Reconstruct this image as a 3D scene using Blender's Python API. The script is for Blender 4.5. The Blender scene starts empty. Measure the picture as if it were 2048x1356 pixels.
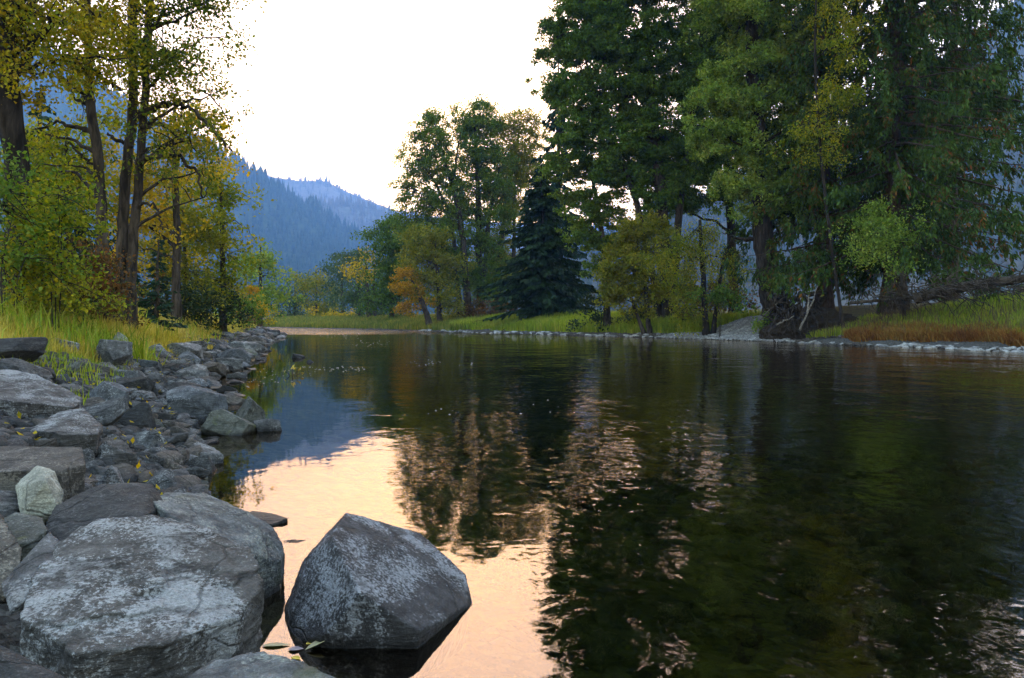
import bpy, bmesh, math, random
import numpy as np
from mathutils import Vector, Matrix, Euler, noise as mnoise

C = bpy.context.scene.collection
R = math.radians
S = bpy.context.scene

# ------------------------------------------------------------------ camera, sky, sun, exposure
CAM_H, FPX, HORIZ = 1.35, 1500.0, 640.0          # camera height (m), focal length and horizon in pixels of the 2048 wide photo
cam = bpy.data.cameras.new('camera')
cam.lens = 36.0 * FPX / 2048; cam.sensor_width = 36.0; cam.sensor_fit = 'HORIZONTAL'
cam.shift_y = -(678 - HORIZ) / 2048
cam.clip_start = 0.05; cam.clip_end = 20000
camo = bpy.data.objects.new('camera', cam); C.objects.link(camo)
camo.location = (0, 0, CAM_H); camo.rotation_euler = (R(90), 0, 0)
S.camera = camo

SUN_EL, SUN_AZ = R(5.0), R(-4.0)                 # azimuth from +Y towards +X
world = bpy.data.worlds.new('World'); S.world = world; world.use_nodes = True
wn = world.node_tree; bg = wn.nodes['Background']
sky = wn.nodes.new('ShaderNodeTexSky'); sky.sky_type = 'NISHITA'; sky.sun_disc = False
sky.sun_elevation = SUN_EL; sky.sun_rotation = SUN_AZ
sky.air_density = 1.0; sky.dust_density = 4.0; sky.ozone_density = 1.5
gm = wn.nodes.new('ShaderNodeGamma'); gm.inputs['Gamma'].default_value = 0.43      # smoke evens out the sky
hs = wn.nodes.new('ShaderNodeHueSaturation'); hs.inputs['Saturation'].default_value = 1.95
wn.links.new(sky.outputs[0], gm.inputs['Color']); wn.links.new(gm.outputs[0], hs.inputs['Color']); 
tint = wn.nodes.new('ShaderNodeMix'); tint.data_type = 'RGBA'; tint.blend_type = 'MULTIPLY'; tint.inputs[0].default_value = 1.0
tint.inputs[7].default_value = (1.2, .96, .84, 1)                                   # smoke warms the light
wn.links.new(hs.outputs[0], tint.inputs[6]); wn.links.new(tint.outputs[2], bg.inputs['Color'])
bg.inputs['Strength'].default_value = 0.15
sun = bpy.data.lights.new('sun', 'SUN'); sun.energy = 1.0; sun.angle = R(3); sun.color = (1.0, 0.80, 0.58)
suno = bpy.data.objects.new('sun', sun); C.objects.link(suno)
suno.rotation_euler = Vector((-math.sin(SUN_AZ) * math.cos(SUN_EL), -math.cos(SUN_AZ) * math.cos(SUN_EL), -math.sin(SUN_EL))).to_track_quat('-Z', 'Y').to_euler()
S.view_settings.view_transform = 'Standard'; S.view_settings.look = 'None'
S.view_settings.gamma = 1.0; S.view_settings.use_curve_mapping = False
S.view_settings.exposure = 4.25
S.render.engine = 'CYCLES'
S.cycles.use_denoising = True
S.cycles.max_bounces = 6; S.cycles.diffuse_bounces = 2; S.cycles.glossy_bounces = 2; S.cycles.transmission_bounces = 3
S.cycles.transparent_max_bounces = 6; S.cycles.volume_bounces = 2
S.cycles.caustics_reflective = False; S.cycles.caustics_refractive = False

# ------------------------------------------------------------------ helpers
rng = np.random.default_rng(7)
random.seed(7)

def P(px, py, Y):
    "a point at distance Y seen at pixel (px, py) of the photograph"
    return np.array([(px - 1024) / FPX * Y, Y, CAM_H + (HORIZ - py) / FPX * Y])

def tag(o, label=None, cat=None, group=None, kind=None):
    if label: o['label'] = label
    if cat: o['category'] = cat
    if group: o['group'] = group
    if kind: o['kind'] = kind
    return o

def link(name, me, parent=None):
    o = bpy.data.objects.new(name, me); C.objects.link(o)
    if parent is not None: o.parent = parent
    return o

def make_mesh(name, v, faces, mat=None, smooth=False):
    "faces: list of (n, k) int arrays"
    me = bpy.data.meshes.new(name)
    v = np.asarray(v, dtype=np.float32)
    faces = [np.asarray(f, dtype=np.int32) for f in faces if len(f)]
    loops = np.concatenate([f.ravel() for f in faces])
    tot = np.concatenate([np.full(len(f), f.shape[1], dtype=np.int32) for f in faces])
    start = np.concatenate([[0], np.cumsum(tot)[:-1]]).astype(np.int32)
    me.vertices.add(len(v)); me.vertices.foreach_set('co', v.ravel())
    me.loops.add(len(loops)); me.loops.foreach_set('vertex_index', loops)
    me.polygons.add(len(tot)); me.polygons.foreach_set('loop_start', start); me.polygons.foreach_set('loop_total', tot)
    if smooth: me.polygons.foreach_set('use_smooth', np.ones(len(tot), dtype=bool))
    if mat: me.materials.append(mat)
    me.update(calc_edges=True)
    return me

class Geo:
    "collects pieces of geometry that become ONE mesh"
    def __init__(s): s.v = []; s.f = {}; s.n = 0
    def add(s, v, f):
        v = np.asarray(v, dtype=np.float32); f = np.asarray(f, dtype=np.int64)
        s.v.append(v); s.f.setdefault(f.shape[1], []).append(f + s.n); s.n += len(v)
    def tube(s, pts, rad, sides=6, cap=True):
        pts = np.asarray(pts, float); rad = np.asarray(rad, float); n = len(pts)
        t = np.gradient(pts, axis=0); t /= np.linalg.norm(t, axis=1)[:, None] + 1e-9
        ref = np.array([0.0, 1.0, 0.0]) if abs(t[:, 1]).max() < .9 else np.array([1.0, 0.0, 0.03])
        a = np.cross(t, ref); a /= np.linalg.norm(a, axis=1)[:, None] + 1e-9
        b = np.cross(t, a)
        an = np.arange(sides) / sides * 2 * np.pi
        v = pts[:, None] + rad[:, None, None] * (np.cos(an)[None, :, None] * a[:, None] + np.sin(an)[None, :, None] * b[:, None])
        i = np.arange(n - 1)[:, None] * sides + np.arange(sides)[None]
        j = np.arange(n - 1)[:, None] * sides + (np.arange(sides)[None] + 1) % sides
        f = np.stack([i, j, j + sides, i + sides], -1).reshape(-1, 4)
        s.add(v.reshape(-1, 3), f)
    def mesh(s, name, mat, smooth=False):
        return make_mesh(name, np.concatenate(s.v), [np.concatenate(x) for x in s.f.values()], mat, smooth)

# value noise in numpy, enough for terrain and rocks
_perm = rng.random((64, 64, 64)).astype(np.float32)
def vnoise(p):
    p = np.asarray(p, float); i = np.floor(p).astype(int); f = p - i; f = f * f * (3 - 2 * f)
    out = 0
    for dx in (0, 1):
        for dy in (0, 1):
            for dz in (0, 1):
                w = (f[..., 0] if dx else 1 - f[..., 0]) * (f[..., 1] if dy else 1 - f[..., 1]) * (f[..., 2] if dz else 1 - f[..., 2])
                out = out + w * _perm[(i[..., 0] + dx) % 64, (i[..., 1] + dy) % 64, (i[..., 2] + dz) % 64]
    return out * 2 - 1
def fbm(p, octv=4, gain=.5):
    a, s, o = 1.0, 0.0, 0
    for k in range(octv):
        o = o + a * vnoise(np.asarray(p) * 2 ** k + 17.3 * k); s += a; a *= gain
    return o / s

# ------------------------------------------------------------------ materials
class NT:
    def __init__(s, name):
        s.m = bpy.data.materials.new(name); s.m.use_nodes = True; s.t = s.m.node_tree; s.t.nodes.clear()
        s.out = s.n('OutputMaterial')
    def n(s, typ, **kw):
        nd = s.t.nodes.new('ShaderNode' + typ)
        for k, v in kw.items():
            if k in nd.inputs: s.set(nd.inputs[k], v)
            else: setattr(nd, k, v)
        return nd
    def set(s, sock, v):
        if isinstance(v, bpy.types.NodeSocket): s.t.links.new(v, sock)
        else: sock.default_value = v
    def noise(s, vec, scale, detail=4, rough=.55, dist=0.0):
        return s.n('TexNoise', Vector=vec, Scale=scale, Detail=detail, Roughness=rough, Distortion=dist).outputs['Fac']
    def ramp(s, fac, stops, interp='LINEAR'):
        r = s.n('ValToRGB', Fac=fac); cr = r.color_ramp; cr.interpolation = interp
        while len(cr.elements) < len(stops): cr.elements.new(.5)
        for e, (p, c) in zip(cr.elements, stops):
            e.position = p; e.color = (c, c, c, 1) if isinstance(c, (int, float)) else (*c, 1)
        return r.outputs['Color']
    def mix(s, fac, a, b, blend='MIX'):
        m = s.n('Mix', data_type='RGBA', blend_type=blend)
        s.set(m.inputs[0], fac)
        for k, v in ((6, a), (7, b)):
            if isinstance(v, tuple): v = (*v, 1)
            s.set(m.inputs[k], v)
        return m.outputs[2]
    def math(s, op, a, b=0.0, clamp=False):
        m = s.n('Math', operation=op); m.use_clamp = clamp; s.set(m.inputs[0], a); s.set(m.inputs[1], b); return m.outputs[0]
    def hsv(s, col, h=.5, sat=1.0, v=1.0):
        m = s.n('HueSaturation'); s.set(m.inputs['Hue'], h); s.set(m.inputs['Saturation'], sat); s.set(m.inputs['Value'], v); s.set(m.inputs['Color'], col)
        return m.outputs[0]
    def bump(s, h, strength=.5, dist=.1, normal=None):
        b = s.n('Bump', Height=h, Strength=strength, Distance=dist)
        if normal is not None: s.t.links.new(normal, b.inputs['Normal'])
        return b.outputs['Normal']
    def mapr(s, v, a, b, c, d):
        m = s.n('MapRange'); s.set(m.inputs[0], v)
        for k, x in enumerate((a, b, c, d)): s.set(m.inputs[k + 1], x)
        return m.outputs[0]
    def done(s, shader):
        s.t.links.new(shader, s.out.inputs['Surface']); return s.m

def leaf_mat(name, cols, trans=.4, rough=.55):
    "leaves: every leaf its own tint between the given colours, clumps drift in hue"
    t = NT(name)
    geo = t.n('NewGeometry'); pos = geo.outputs['Position']
    isl = geo.outputs['Random Per Island']
    n = t.noise(pos, .45, 3)
    f = t.math('ADD', t.math('MULTIPLY', isl, .55), t.math('MULTIPLY', t.mapr(n, .3, .7, 0, 1), .45), True)
    k = len(cols)
    col = t.ramp(f, [(i / max(1, k - 1) * .8 + .1, c) for i, c in enumerate(cols)])
    wn_ = t.n('TexWhiteNoise', noise_dimensions='1D'); t.set(wn_.inputs['W'], isl)
    col = t.hsv(col, .5, 1.0, t.mapr(wn_.outputs['Value'], 0, 1, .65, 1.35))
    d = t.n('BsdfPrincipled', Roughness=rough); t.set(d.inputs['Base Color'], col); d.inputs['Specular IOR Level'].default_value = .06
    tr = t.n('BsdfTranslucent'); t.set(tr.inputs['Color'], t.hsv(col, .49, 1.15, 1.35))
    m = t.n('MixShader'); t.set(m.inputs[0], trans); t.t.links.new(d.outputs[0], m.inputs[1]); t.t.links.new(tr.outputs[0], m.inputs[2])
    return t.done(m.outputs[0])

def bark_mat(name, c1, c2, scale=6.0):
    t = NT(name); tc = t.n('TexCoord').outputs['Object']
    mp = t.n('Mapping', Vector=tc); mp.inputs['Scale'].default_value = (1, 1, .22)
    n = t.noise(mp.outputs[0], scale, 6, .65, .4)
    w = t.noise(tc, .7, 3)
    col = t.mix(t.ramp(n, [(.38, 0), (.62, 1)]), c1, c2)
    col = t.hsv(col, .5, 1, t.mapr(w, .3, .7, .7, 1.25))
    p = t.n('BsdfPrincipled', Roughness=.95); t.set(p.inputs['Base Color'], col); p.inputs['Specular IOR Level'].default_value = .1
    t.set(p.inputs['Normal'], t.bump(n, 1.0, .08))
    return t.done(p.outputs[0])

def rock_mat(name, dark, light, patch, strata=0.0, wet=True, var=.25, patchpos=.56, moss=0.0):
    t = NT(name)
    tc = t.n('TexCoord').outputs['Object']; geo = t.n('NewGeometry'); pos = geo.outputs['Position']
    rnd = t.n('ObjectInfo').outputs['Random']
    off = t.n('VectorMath', operation='ADD'); t.set(off.inputs[0], tc)
    cb = t.n('CombineXYZ'); t.set(cb.inputs[0], t.math('MULTIPLY', rnd, 37.0)); t.set(cb.inputs[1], t.math('MULTIPLY', rnd, 91.0)); t.set(off.inputs[1], cb.outputs[0])
    vec = off.outputs[0]
    big = t.noise(vec, 2.2, 5, .6, .6); mid = t.noise(vec, 9, 6, .7, .3); fine = t.noise(vec, 70, 4, .75); speck = t.noise(vec, 190, 2, .7)
    mp = t.n('Mapping', Vector=vec); mp.inputs['Scale'].default_value = (1.2, 2.0, 9); mp.inputs['Rotation'].default_value = (.15, .2, .3)
    lay = t.noise(mp.outputs[0], 2.4, 6, .7, .9)
    col = t.mix(t.ramp(mid, [(.34, 0), (.66, 1)]), dark, light)
    bigf = t.math('ADD', big, t.math('ADD', t.math('MULTIPLY', t.math('SUBTRACT', fine, .5), .75), t.math('MULTIPLY', t.math('SUBTRACT', mid, .5), .3)))
    col = t.mix(t.ramp(bigf, [(patchpos, 0), (patchpos + .07, .8)]), col, patch)
    stain = t.noise(vec, 3.7, 6, .7, .8)
    col = t.mix(t.ramp(stain, [(.36, .75), (.46, 0)]), col, tuple(x * .6 for x in dark))
    ce = t.n('TexVoronoi', feature='DISTANCE_TO_EDGE', Vector=t.mix(.12, vec, t.n('TexNoise', Vector=vec, Scale=5.0).outputs['Color']), Scale=1.7).outputs['Distance']
    crack = t.ramp(ce, [(.0, 1), (.012, 0)])
    col = t.mix(t.math('MULTIPLY', crack, .35), col, tuple(x * .4 for x in dark))
    if strata: col = t.mix(t.math('MULTIPLY', t.ramp(lay, [(.36, 1), (.5, 0)]), strata), col, tuple(.45 * x for x in dark))
    col = t.mix(.75, col, t.ramp(fine, [(.3, .3), (.5, .5), (.72, .85)]), 'OVERLAY')
    col = t.mix(.5, col, t.ramp(speck, [(.3, .25), (.5, .5), (.7, .8)]), 'OVERLAY')
    if moss:
        mm = t.math('MULTIPLY', t.ramp(t.noise(vec, 3.1, 5, .65, .5), [(.55, 0), (.66, 1)]), moss)
        col = t.mix(mm, col, (.10, .105, .03))
    col = t.hsv(col, t.mapr(rnd, 0, 1, .485, .515), 1, t.mapr(rnd, 0, 1, 1 - var, 1 + var))
    p = t.n('BsdfPrincipled', Roughness=.7); p.inputs['Specular IOR Level'].default_value = .3
    if wet:                                               # the band that the river wets is darker and shinier
        z = t.n('SeparateXYZ', Vector=pos).outputs[2]
        zz = t.math('ADD', z, t.math('MULTIPLY', t.math('SUBTRACT', mid, .5), .06))
        w = t.mapr(zz, .015, .05, 1, 0)
        col = t.mix(w, col, t.hsv(col, .5, 1.1, .35)); t.set(p.inputs['Roughness'], t.mapr(w, 0, 1, .72, .3))
    t.set(p.inputs['Base Color'], col)
    h = t.math('ADD', t.math('MULTIPLY', mid, .6), t.math('MULTIPLY', fine, .25))
    h = t.math('ADD', h, t.math('MULTIPLY', lay, .5 + strata))
    h = t.math('SUBTRACT', h, t.math('MULTIPLY', crack, .3))
    t.set(p.inputs['Normal'], t.bump(h, 1.0, .05))
    return t.done(p.outputs[0])

# ------------------------------------------------------------------ river and terrain
SHORE_L = [(14, -70), (6, -15), (2, -5), (.2, 0), (-.78, 1.8), (-1.12, 2.83), (-1.45, 4), (-2.65, 6.5), (-3.5, 8.4), (-6.3, 15.6), (-8.5, 23.8), (-13.4, 40), (-22.2, 72), (-35, 98), (-62, 122), (-140, 150), (-420, 165)]
SHORE_R = [(-420, 215), (-140, 200), (-62, 158), (-36, 127), (-19.5, 106), (-9, 88), (-1.2, 75), (7.4, 63), (13.3, 53), (16.2, 47), (17.7, 40.5), (20.3, 36.8), (21.3, 31), (24, 20), (28, 0), (36, -30), (46, -70)]

def seg_dist(p, line):
    d = np.full(p.shape[:-1], 1e9)
    for a, b in zip(line[:-1], line[1:]):
        a = np.array(a, float); b = np.array(b, float); ab = b - a
        t = np.clip(((p - a) @ ab) / (ab @ ab), 0, 1)
        d = np.minimum(d, np.linalg.norm(p - (a + t[..., None] * ab), axis=-1))
    return d
_poly = np.array(SHORE_L + SHORE_R, float)
def in_river(p):
    x, y = p[..., 0], p[..., 1]; c = np.zeros(x.shape, bool)
    for (x0, y0), (x1, y1) in zip(_poly, np.roll(_poly, -1, 0)):
        cond = (y0 > y) != (y1 > y)
        c ^= cond & (x < (x1 - x0) * (y - y0) / ((y1 - y0) if y1 != y0 else 1e-9) + x0)
    return c
def ground_z(x, y, rough=True):
    p = np.stack(np.broadcast_arrays(np.asarray(x, float), np.asarray(y, float)), -1)
    dl, dr = seg_dist(p, SHORE_L), seg_dist(p, SHORE_R)
    ins = in_river(p); d = np.minimum(dl, dr)
    zl = np.interp(dl, [0, .6, 1.6, 2.6, 5, 12, 40, 150, 500], [0, .1, .5, .88, 1.3, 1.7, 2.4, 5, 9])
    zl2 = np.interp(dl, [0, .6, 1.6, 2.2, 4, 8, 14, 40, 150, 500], [0, .08, .36, .6, 1.3, 1.75, 1.95, 2.6, 5, 9]); lowf = np.clip((p[..., 1] - 9) / 6, 0, 1); zl = zl * (1 - lowf) + zl2 * lowf
    zr1 = np.interp(dr, [0, 1.0, 1.15, 2, 7, 9, 10, 14, 60, 400], [0, .12, .42, .6, 2.2, 2.6, 3.2, 3.5, 4, 6])
    zr2 = np.interp(dr, [0, 2, 4, 8, 15, 60, 400], [0, .25, .65, 1.2, 1.8, 3, 6])
    zr3 = np.interp(dr, [0, 2, 6, 10, 60, 400], [0, .4, 2.0, 2.5, 3.4, 6])
    Y = p[..., 1]
    w1 = np.clip((46 - Y) / 4, 0, 1); w3 = np.clip(1 - np.abs(Y - 53) / 9, 0, 1) * (1 - w1)
    zr = zr1 * w1 + (1 - w1) * (zr3 * w3 + zr2 * (1 - w3))
    z = np.where(dl < dr, zl, zr)
    dmin = np.minimum(d, 12)
    zb = -np.interp(dmin, [0, 1, 3, 12], [0.0, .22, .5, .95])
    if rough:
        q = np.stack([p[..., 0], p[..., 1], np.zeros_like(Y)], -1)
        z = z + np.clip(d / 4, 0, 1) * (.12 * fbm(q * .35) + .05 * fbm(q * 1.9)) * np.clip(1 + d / 60, 1, 5)
        zb = zb + np.clip(d / 2, 0, 1) * (.09 * fbm(q * 1.1) + .06 * fbm(q * 3.1))
    return np.where(ins, np.minimum(zb, -.01), np.maximum(z, .012 * np.clip(d, 0, 1)))
def gz(x, y): return float(ground_z(np.array([x]), np.array([y]), True)[0])

def build_ground():
    u = np.linspace(-1, 1, 330); xs = np.sign(u) * (np.abs(u) * 14 + np.expm1(np.abs(u) * 5.2) / np.expm1(5.2) * 5086)
    v = np.linspace(0, 1, 420); ys = -60 + 58 * np.linspace(0, 1, 24)[:-1]
    ys = np.concatenate([ys, -2 + v * 45 + np.expm1(v * 5.5) / np.expm1(5.5) * 8000])
    X, Yg = np.meshgrid(xs - 2, ys)
    Z = ground_z(X, Yg)
    ny, nx = X.shape
    i = (np.arange(ny - 1)[:, None] * nx + np.arange(nx - 1)[None]).ravel()
    f = np.stack([i, i + 1, i + nx + 1, i + nx], -1)
    t = NT('ground'); geo = t.n('NewGeometry'); pos = geo.outputs['Position']
    z = t.n('SeparateXYZ', Vector=pos).outputs[2]
    a = t.noise(pos, .6, 5); b = t.noise(pos, 6, 5, .65); c = t.noise(pos, 30, 4, .7)
    vor = t.n('TexVoronoi', Vector=pos, Scale=9.0); vor2 = t.n('TexVoronoi', Vector=pos, Scale=22.0)
    stone = t.mix(t.ramp(vor2.outputs['Color'], [(.2, 0), (.8, 1)]), (.03, .028, .026), (.10, .095, .088))
    soil = t.mix(t.ramp(b, [(.35, 0), (.65, 1)]), (.045, .036, .022), (.10, .085, .04))
    grass = t.mix(t.ramp(a, [(.35, 0), (.65, 1)]), (.07, .075, .018), (.13, .11, .03))
    land = t.mix(t.ramp(b, [(.42, 0), (.6, 1)]), soil, grass)
    bed = t.mix(t.ramp(vor.outputs['Color'], [(.15, 0), (.85, 1)]), (.03, .03, .010), (.15, .14, .05))
    bed = t.mix(t.ramp(a, [(.4, 0), (.65, .8)]), bed, (.018, .022, .006))
    zz = t.math('ADD', z, t.math('MULTIPLY', t.math('SUBTRACT', b, .5), .5))
    col = t.mix(t.mapr(zz, .55, .95, 0, 1), stone, land)
    col = t.mix(t.mapr(z, -.05, .02, 1, 0), col, bed)
    p = t.n('BsdfPrincipled', Roughness=.92); p.inputs['Specular IOR Level'].default_value = .15; t.set(p.inputs['Base Color'], col)
    h = t.math('ADD', t.math('MULTIPLY', vor.outputs['Distance'], -.8), t.math('ADD', b, t.math('MULTIPLY', c, .3)))
    t.set(p.inputs['Normal'], t.bump(h, .8, .08))
    o = link('ground', make_mesh('ground', np.stack([X, Yg, Z], -1).reshape(-1, 3), [f], t.done(p.outputs[0]), True))
    tag(o, 'earth and gravel of the valley floor and the two river banks', kind='structure')
build_ground()

def build_water():
    t = NT('water'); geo = t.n('NewGeometry'); pos = geo.outputs['Position']
    sp = t.n('SeparateXYZ', Vector=pos)
    mp = t.n('Mapping', Vector=pos); mp.inputs['Scale'].default_value = (1, .8, 1); mp.inputs['Rotation'].default_value = (0, 0, R(12))
    big = t.noise(mp.outputs[0], .9, 2, .5, .3)
    med = t.noise(mp.outputs[0], 3.2, 2, .5, .6)
    fin = t.noise(mp.outputs[0], 9.0, 2, .5, .4)
    patch = t.noise(pos, .22, 2)
    # calm pool by the left bank near the camera, livelier current towards the middle and the far riffle
    cur = t.math('SUBTRACT', sp.outputs[0], t.math('MULTIPLY', sp.outputs[1], -.30))
    live = t.mapr(cur, .2, 3.6, .05, .52)
    far = t.mapr(sp.outputs[1], 66, 95, 0, 14)
    amp = t.math('MULTIPLY', t.math('ADD', live, far), t.mapr(patch, .3, .7, .45, 1.25))
    h = t.math('ADD', t.math('MULTIPLY', big, 1.0), t.math('ADD', t.math('MULTIPLY', med, .42), t.math('MULTIPLY', fin, .10)))
    nrm = t.bump(t.math('MULTIPLY', h, amp), 1.0, .055)
    fr = t.n('Fresnel', IOR=2.5); t.set(fr.inputs['Normal'], nrm)
    gl = t.n('BsdfGlossy', Roughness=.02); t.set(gl.inputs['Normal'], nrm); gl.inputs['Color'].default_value = (.88, .77, .67, 1)  # peach of the sky's reflection put into the gloss tint
    tr = t.n('BsdfTransparent'); tr.inputs['Color'].default_value = (.66, .68, .42, 1)
    m = t.n('MixShader'); t.set(m.inputs[0], fr.outputs[0]); t.t.links.new(tr.outputs[0], m.inputs[1]); t.t.links.new(gl.outputs[0], m.inputs[2])
    g = Geo(); g.add([(-420, -60, 0), (60, -60, 0), (60, 230, 0), (-420, 230, 0)], [(0, 1, 2, 3)])
    o = link('water', g.mesh('water', t.done(m.outputs[0])))
    tag(o, 'still dark river reflecting the trees and the peach evening sky', kind='structure')
build_water()

# ------------------------------------------------------------------ hills
def hill(name, label, ridge, Y0, depth, cols, forest=None, base_drop=0, front=None):
    "ridge: photo pixels of the skyline; the slope falls from it towards the camera and away behind"
    rx = np.array([r[0] for r in ridge], float); ry = np.array([r[1] for r in ridge], float)
    px = np.linspace(rx[0], rx[-1], 240); py = np.interp(px, rx, ry)
    s = np.concatenate([np.linspace(-1, 0, 60), np.linspace(0, 1, 16)[1:]])     # -1 foot in front, 0 ridge, 1 foot behind
    Xr = (px - 1024) / FPX * Y0; Zr = CAM_H + (HORIZ - py) / FPX * Y0
    PX, SS = np.meshgrid(np.arange(240), s)
    Xg = Xr[PX]; Yg = Y0 + SS * depth
    prof = np.where(SS < 0, (1 + SS) ** .85, (1 - SS))
    n = fbm(np.stack([Xg / 90, Yg / 90, np.zeros_like(Xg)], -1), 5)
    gul = np.abs(fbm(np.stack([Xg / 140 + 9, Yg / 260, np.ones_like(Xg)], -1), 3))
    Z = (Zr[PX] - 2) * prof + (1 - np.abs(SS)) * np.abs(SS) * 4 * (n * 14 - gul * 30) + 2
    Z = np.where(np.abs(SS) > .97, -.8, Z)
    ny, nx = Xg.shape
    i = (np.arange(ny - 1)[:, None] * nx + np.arange(nx - 1)[None]).ravel()
    t = NT(name); pos = t.n('NewGeometry').outputs['Position']
    a = t.noise(pos, .03, 5, .65); b = t.noise(pos, .2, 4, .7)
    col = t.mix(t.ramp(t.math('ADD', t.math('MULTIPLY', a, .6), t.math('MULTIPLY', b, .4)), [(.4, 0), (.6, 1)]), cols[0], cols[1])
    p = t.n('BsdfPrincipled', Roughness=1); p.inputs['Specular IOR Level'].default_value = 0; t.set(p.inputs['Base Color'], col)
    o = link(name, make_mesh(name, np.stack([Xg, Yg, Z], -1).reshape(-1, 3), [np.stack([i, i + 1, i + nx + 1, i + nx], -1)], t.done(p.outputs[0]), True))
    tag(o, label, kind='structure')
    if forest:
        n, hmin, hmax, fmat, flabel, lo = forest
        g_v, g_f = [], []
        r = np.random.default_rng(int(Y0))
        nr = n // 4
        fi = np.concatenate([r.random(nr) * 239, r.random(n - nr) * 239])
        ss = np.concatenate([-.05 * r.random(nr), lo + (-.02 - lo) * r.random(n - nr)])
        Xi = np.interp(fi, np.arange(240), Xr)
        jj = np.interp(ss, s, np.arange(len(s)))
        j0 = np.clip(np.floor(jj).astype(int), 0, len(s) - 2); i0 = np.clip(np.floor(fi).astype(int), 0, 238); fj = jj - j0; fq = fi - i0
        Zi = (Z[j0, i0] * (1 - fq) + Z[j0, i0 + 1] * fq) * (1 - fj) + (Z[j0 + 1, i0] * (1 - fq) + Z[j0 + 1, i0 + 1] * fq) * fj
        Yi = Y0 + ss * depth
        h = (hmin + (hmax - hmin) * r.random(n) ** 2.2) * (1 + .35 * fbm(np.column_stack([Xi / 40, Yi / 40, Zi * 0]), 3) * 2).clip(.45, 1.7); w = h * (.13 + .08 * r.random(n))
        K = 5; T = 4                                                          # four jagged tiers of branches per tree
        an = np.arange(2 * K) / (2 * K) * 2 * np.pi
        vs = []
        for k in range(T):
            zb = (.08 + .22 * k); rr = (1 - k / T) ** .9
            rad = np.where(np.arange(2 * K) % 2 == 0, 1.0, .45)[None] * (.75 + .5 * r.random((n, 2 * K))) * rr * w[:, None]
            ring = np.stack([Xi[:, None] + rad * np.cos(an), Yi[:, None] + rad * np.sin(an), (Zi + h * zb)[:, None] - rad * .25 + 0 * rad], -1)
            top = np.stack([Xi, Yi, Zi + h * min(1, zb + .42 - .03 * k)], -1)[:, None]
            vs.append(np.concatenate([ring, top], 1))
        V = np.concatenate(vs, 1)
        per = T * (2 * K + 1); F = []
        for k in range(T):
            b0 = k * (2 * K + 1); q = np.arange(2 * K)
            F.append(np.stack([b0 + q, b0 + (q + 1) % (2 * K), np.full(2 * K, b0 + 2 * K)], -1))
        F = np.concatenate(F)
        faces = (np.arange(n)[:, None, None] * per + F[None]).reshape(-1, 3)
        fo = link('hillside_forest', make_mesh('hillside_forest', V.reshape(-1, 3), [faces], fmat))
        tag(fo, flabel, kind='stuff')

def far_forest_mat(name, c1, c2):
    t = NT(name); isl = t.n('NewGeometry').outputs['Random Per Island']
    p = t.n('BsdfPrincipled', Roughness=1); p.inputs['Specular IOR Level'].default_value = 0
    t.set(p.inputs['Base Color'], t.mix(isl, c1, c2)); return t.done(p.outputs[0])
FM1 = far_forest_mat('hill_conifers_haze_tint', (.02, .04, .045), (.045, .075, .075))  # blue of the haze mixed into the needle colour
FM2 = far_forest_mat('ridge_conifers_haze_tint', (.10, .075, .075), (.17, .13, .125))  # mauve of the lit haze painted into the tree colour
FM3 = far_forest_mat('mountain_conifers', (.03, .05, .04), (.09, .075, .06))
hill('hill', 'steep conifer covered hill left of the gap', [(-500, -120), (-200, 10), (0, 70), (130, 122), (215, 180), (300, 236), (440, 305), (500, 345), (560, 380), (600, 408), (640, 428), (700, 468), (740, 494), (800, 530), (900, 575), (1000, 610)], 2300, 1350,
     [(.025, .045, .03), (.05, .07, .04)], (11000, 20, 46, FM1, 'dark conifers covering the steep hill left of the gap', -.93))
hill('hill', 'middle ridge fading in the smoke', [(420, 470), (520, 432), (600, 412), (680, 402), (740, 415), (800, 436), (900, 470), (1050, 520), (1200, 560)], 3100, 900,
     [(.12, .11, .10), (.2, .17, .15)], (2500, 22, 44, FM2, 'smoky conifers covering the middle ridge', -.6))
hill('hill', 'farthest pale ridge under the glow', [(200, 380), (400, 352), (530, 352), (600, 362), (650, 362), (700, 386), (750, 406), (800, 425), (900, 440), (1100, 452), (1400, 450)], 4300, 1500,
     [(.16, .115, .11), (.25, .185, .17)], (3000, 16, 40, FM2, 'far thin conifers standing along the palest ridge', -.5))  # slope base colour also carries the mauve of the haze
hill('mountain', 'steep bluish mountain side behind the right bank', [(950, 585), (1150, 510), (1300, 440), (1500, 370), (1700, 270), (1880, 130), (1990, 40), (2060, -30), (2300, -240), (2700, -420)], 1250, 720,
     [(.05, .055, .045), (.11, .085, .065)], (5000, 14, 32, FM3, 'scattered conifers on the mountain side behind the right bank', -.95))

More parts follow.
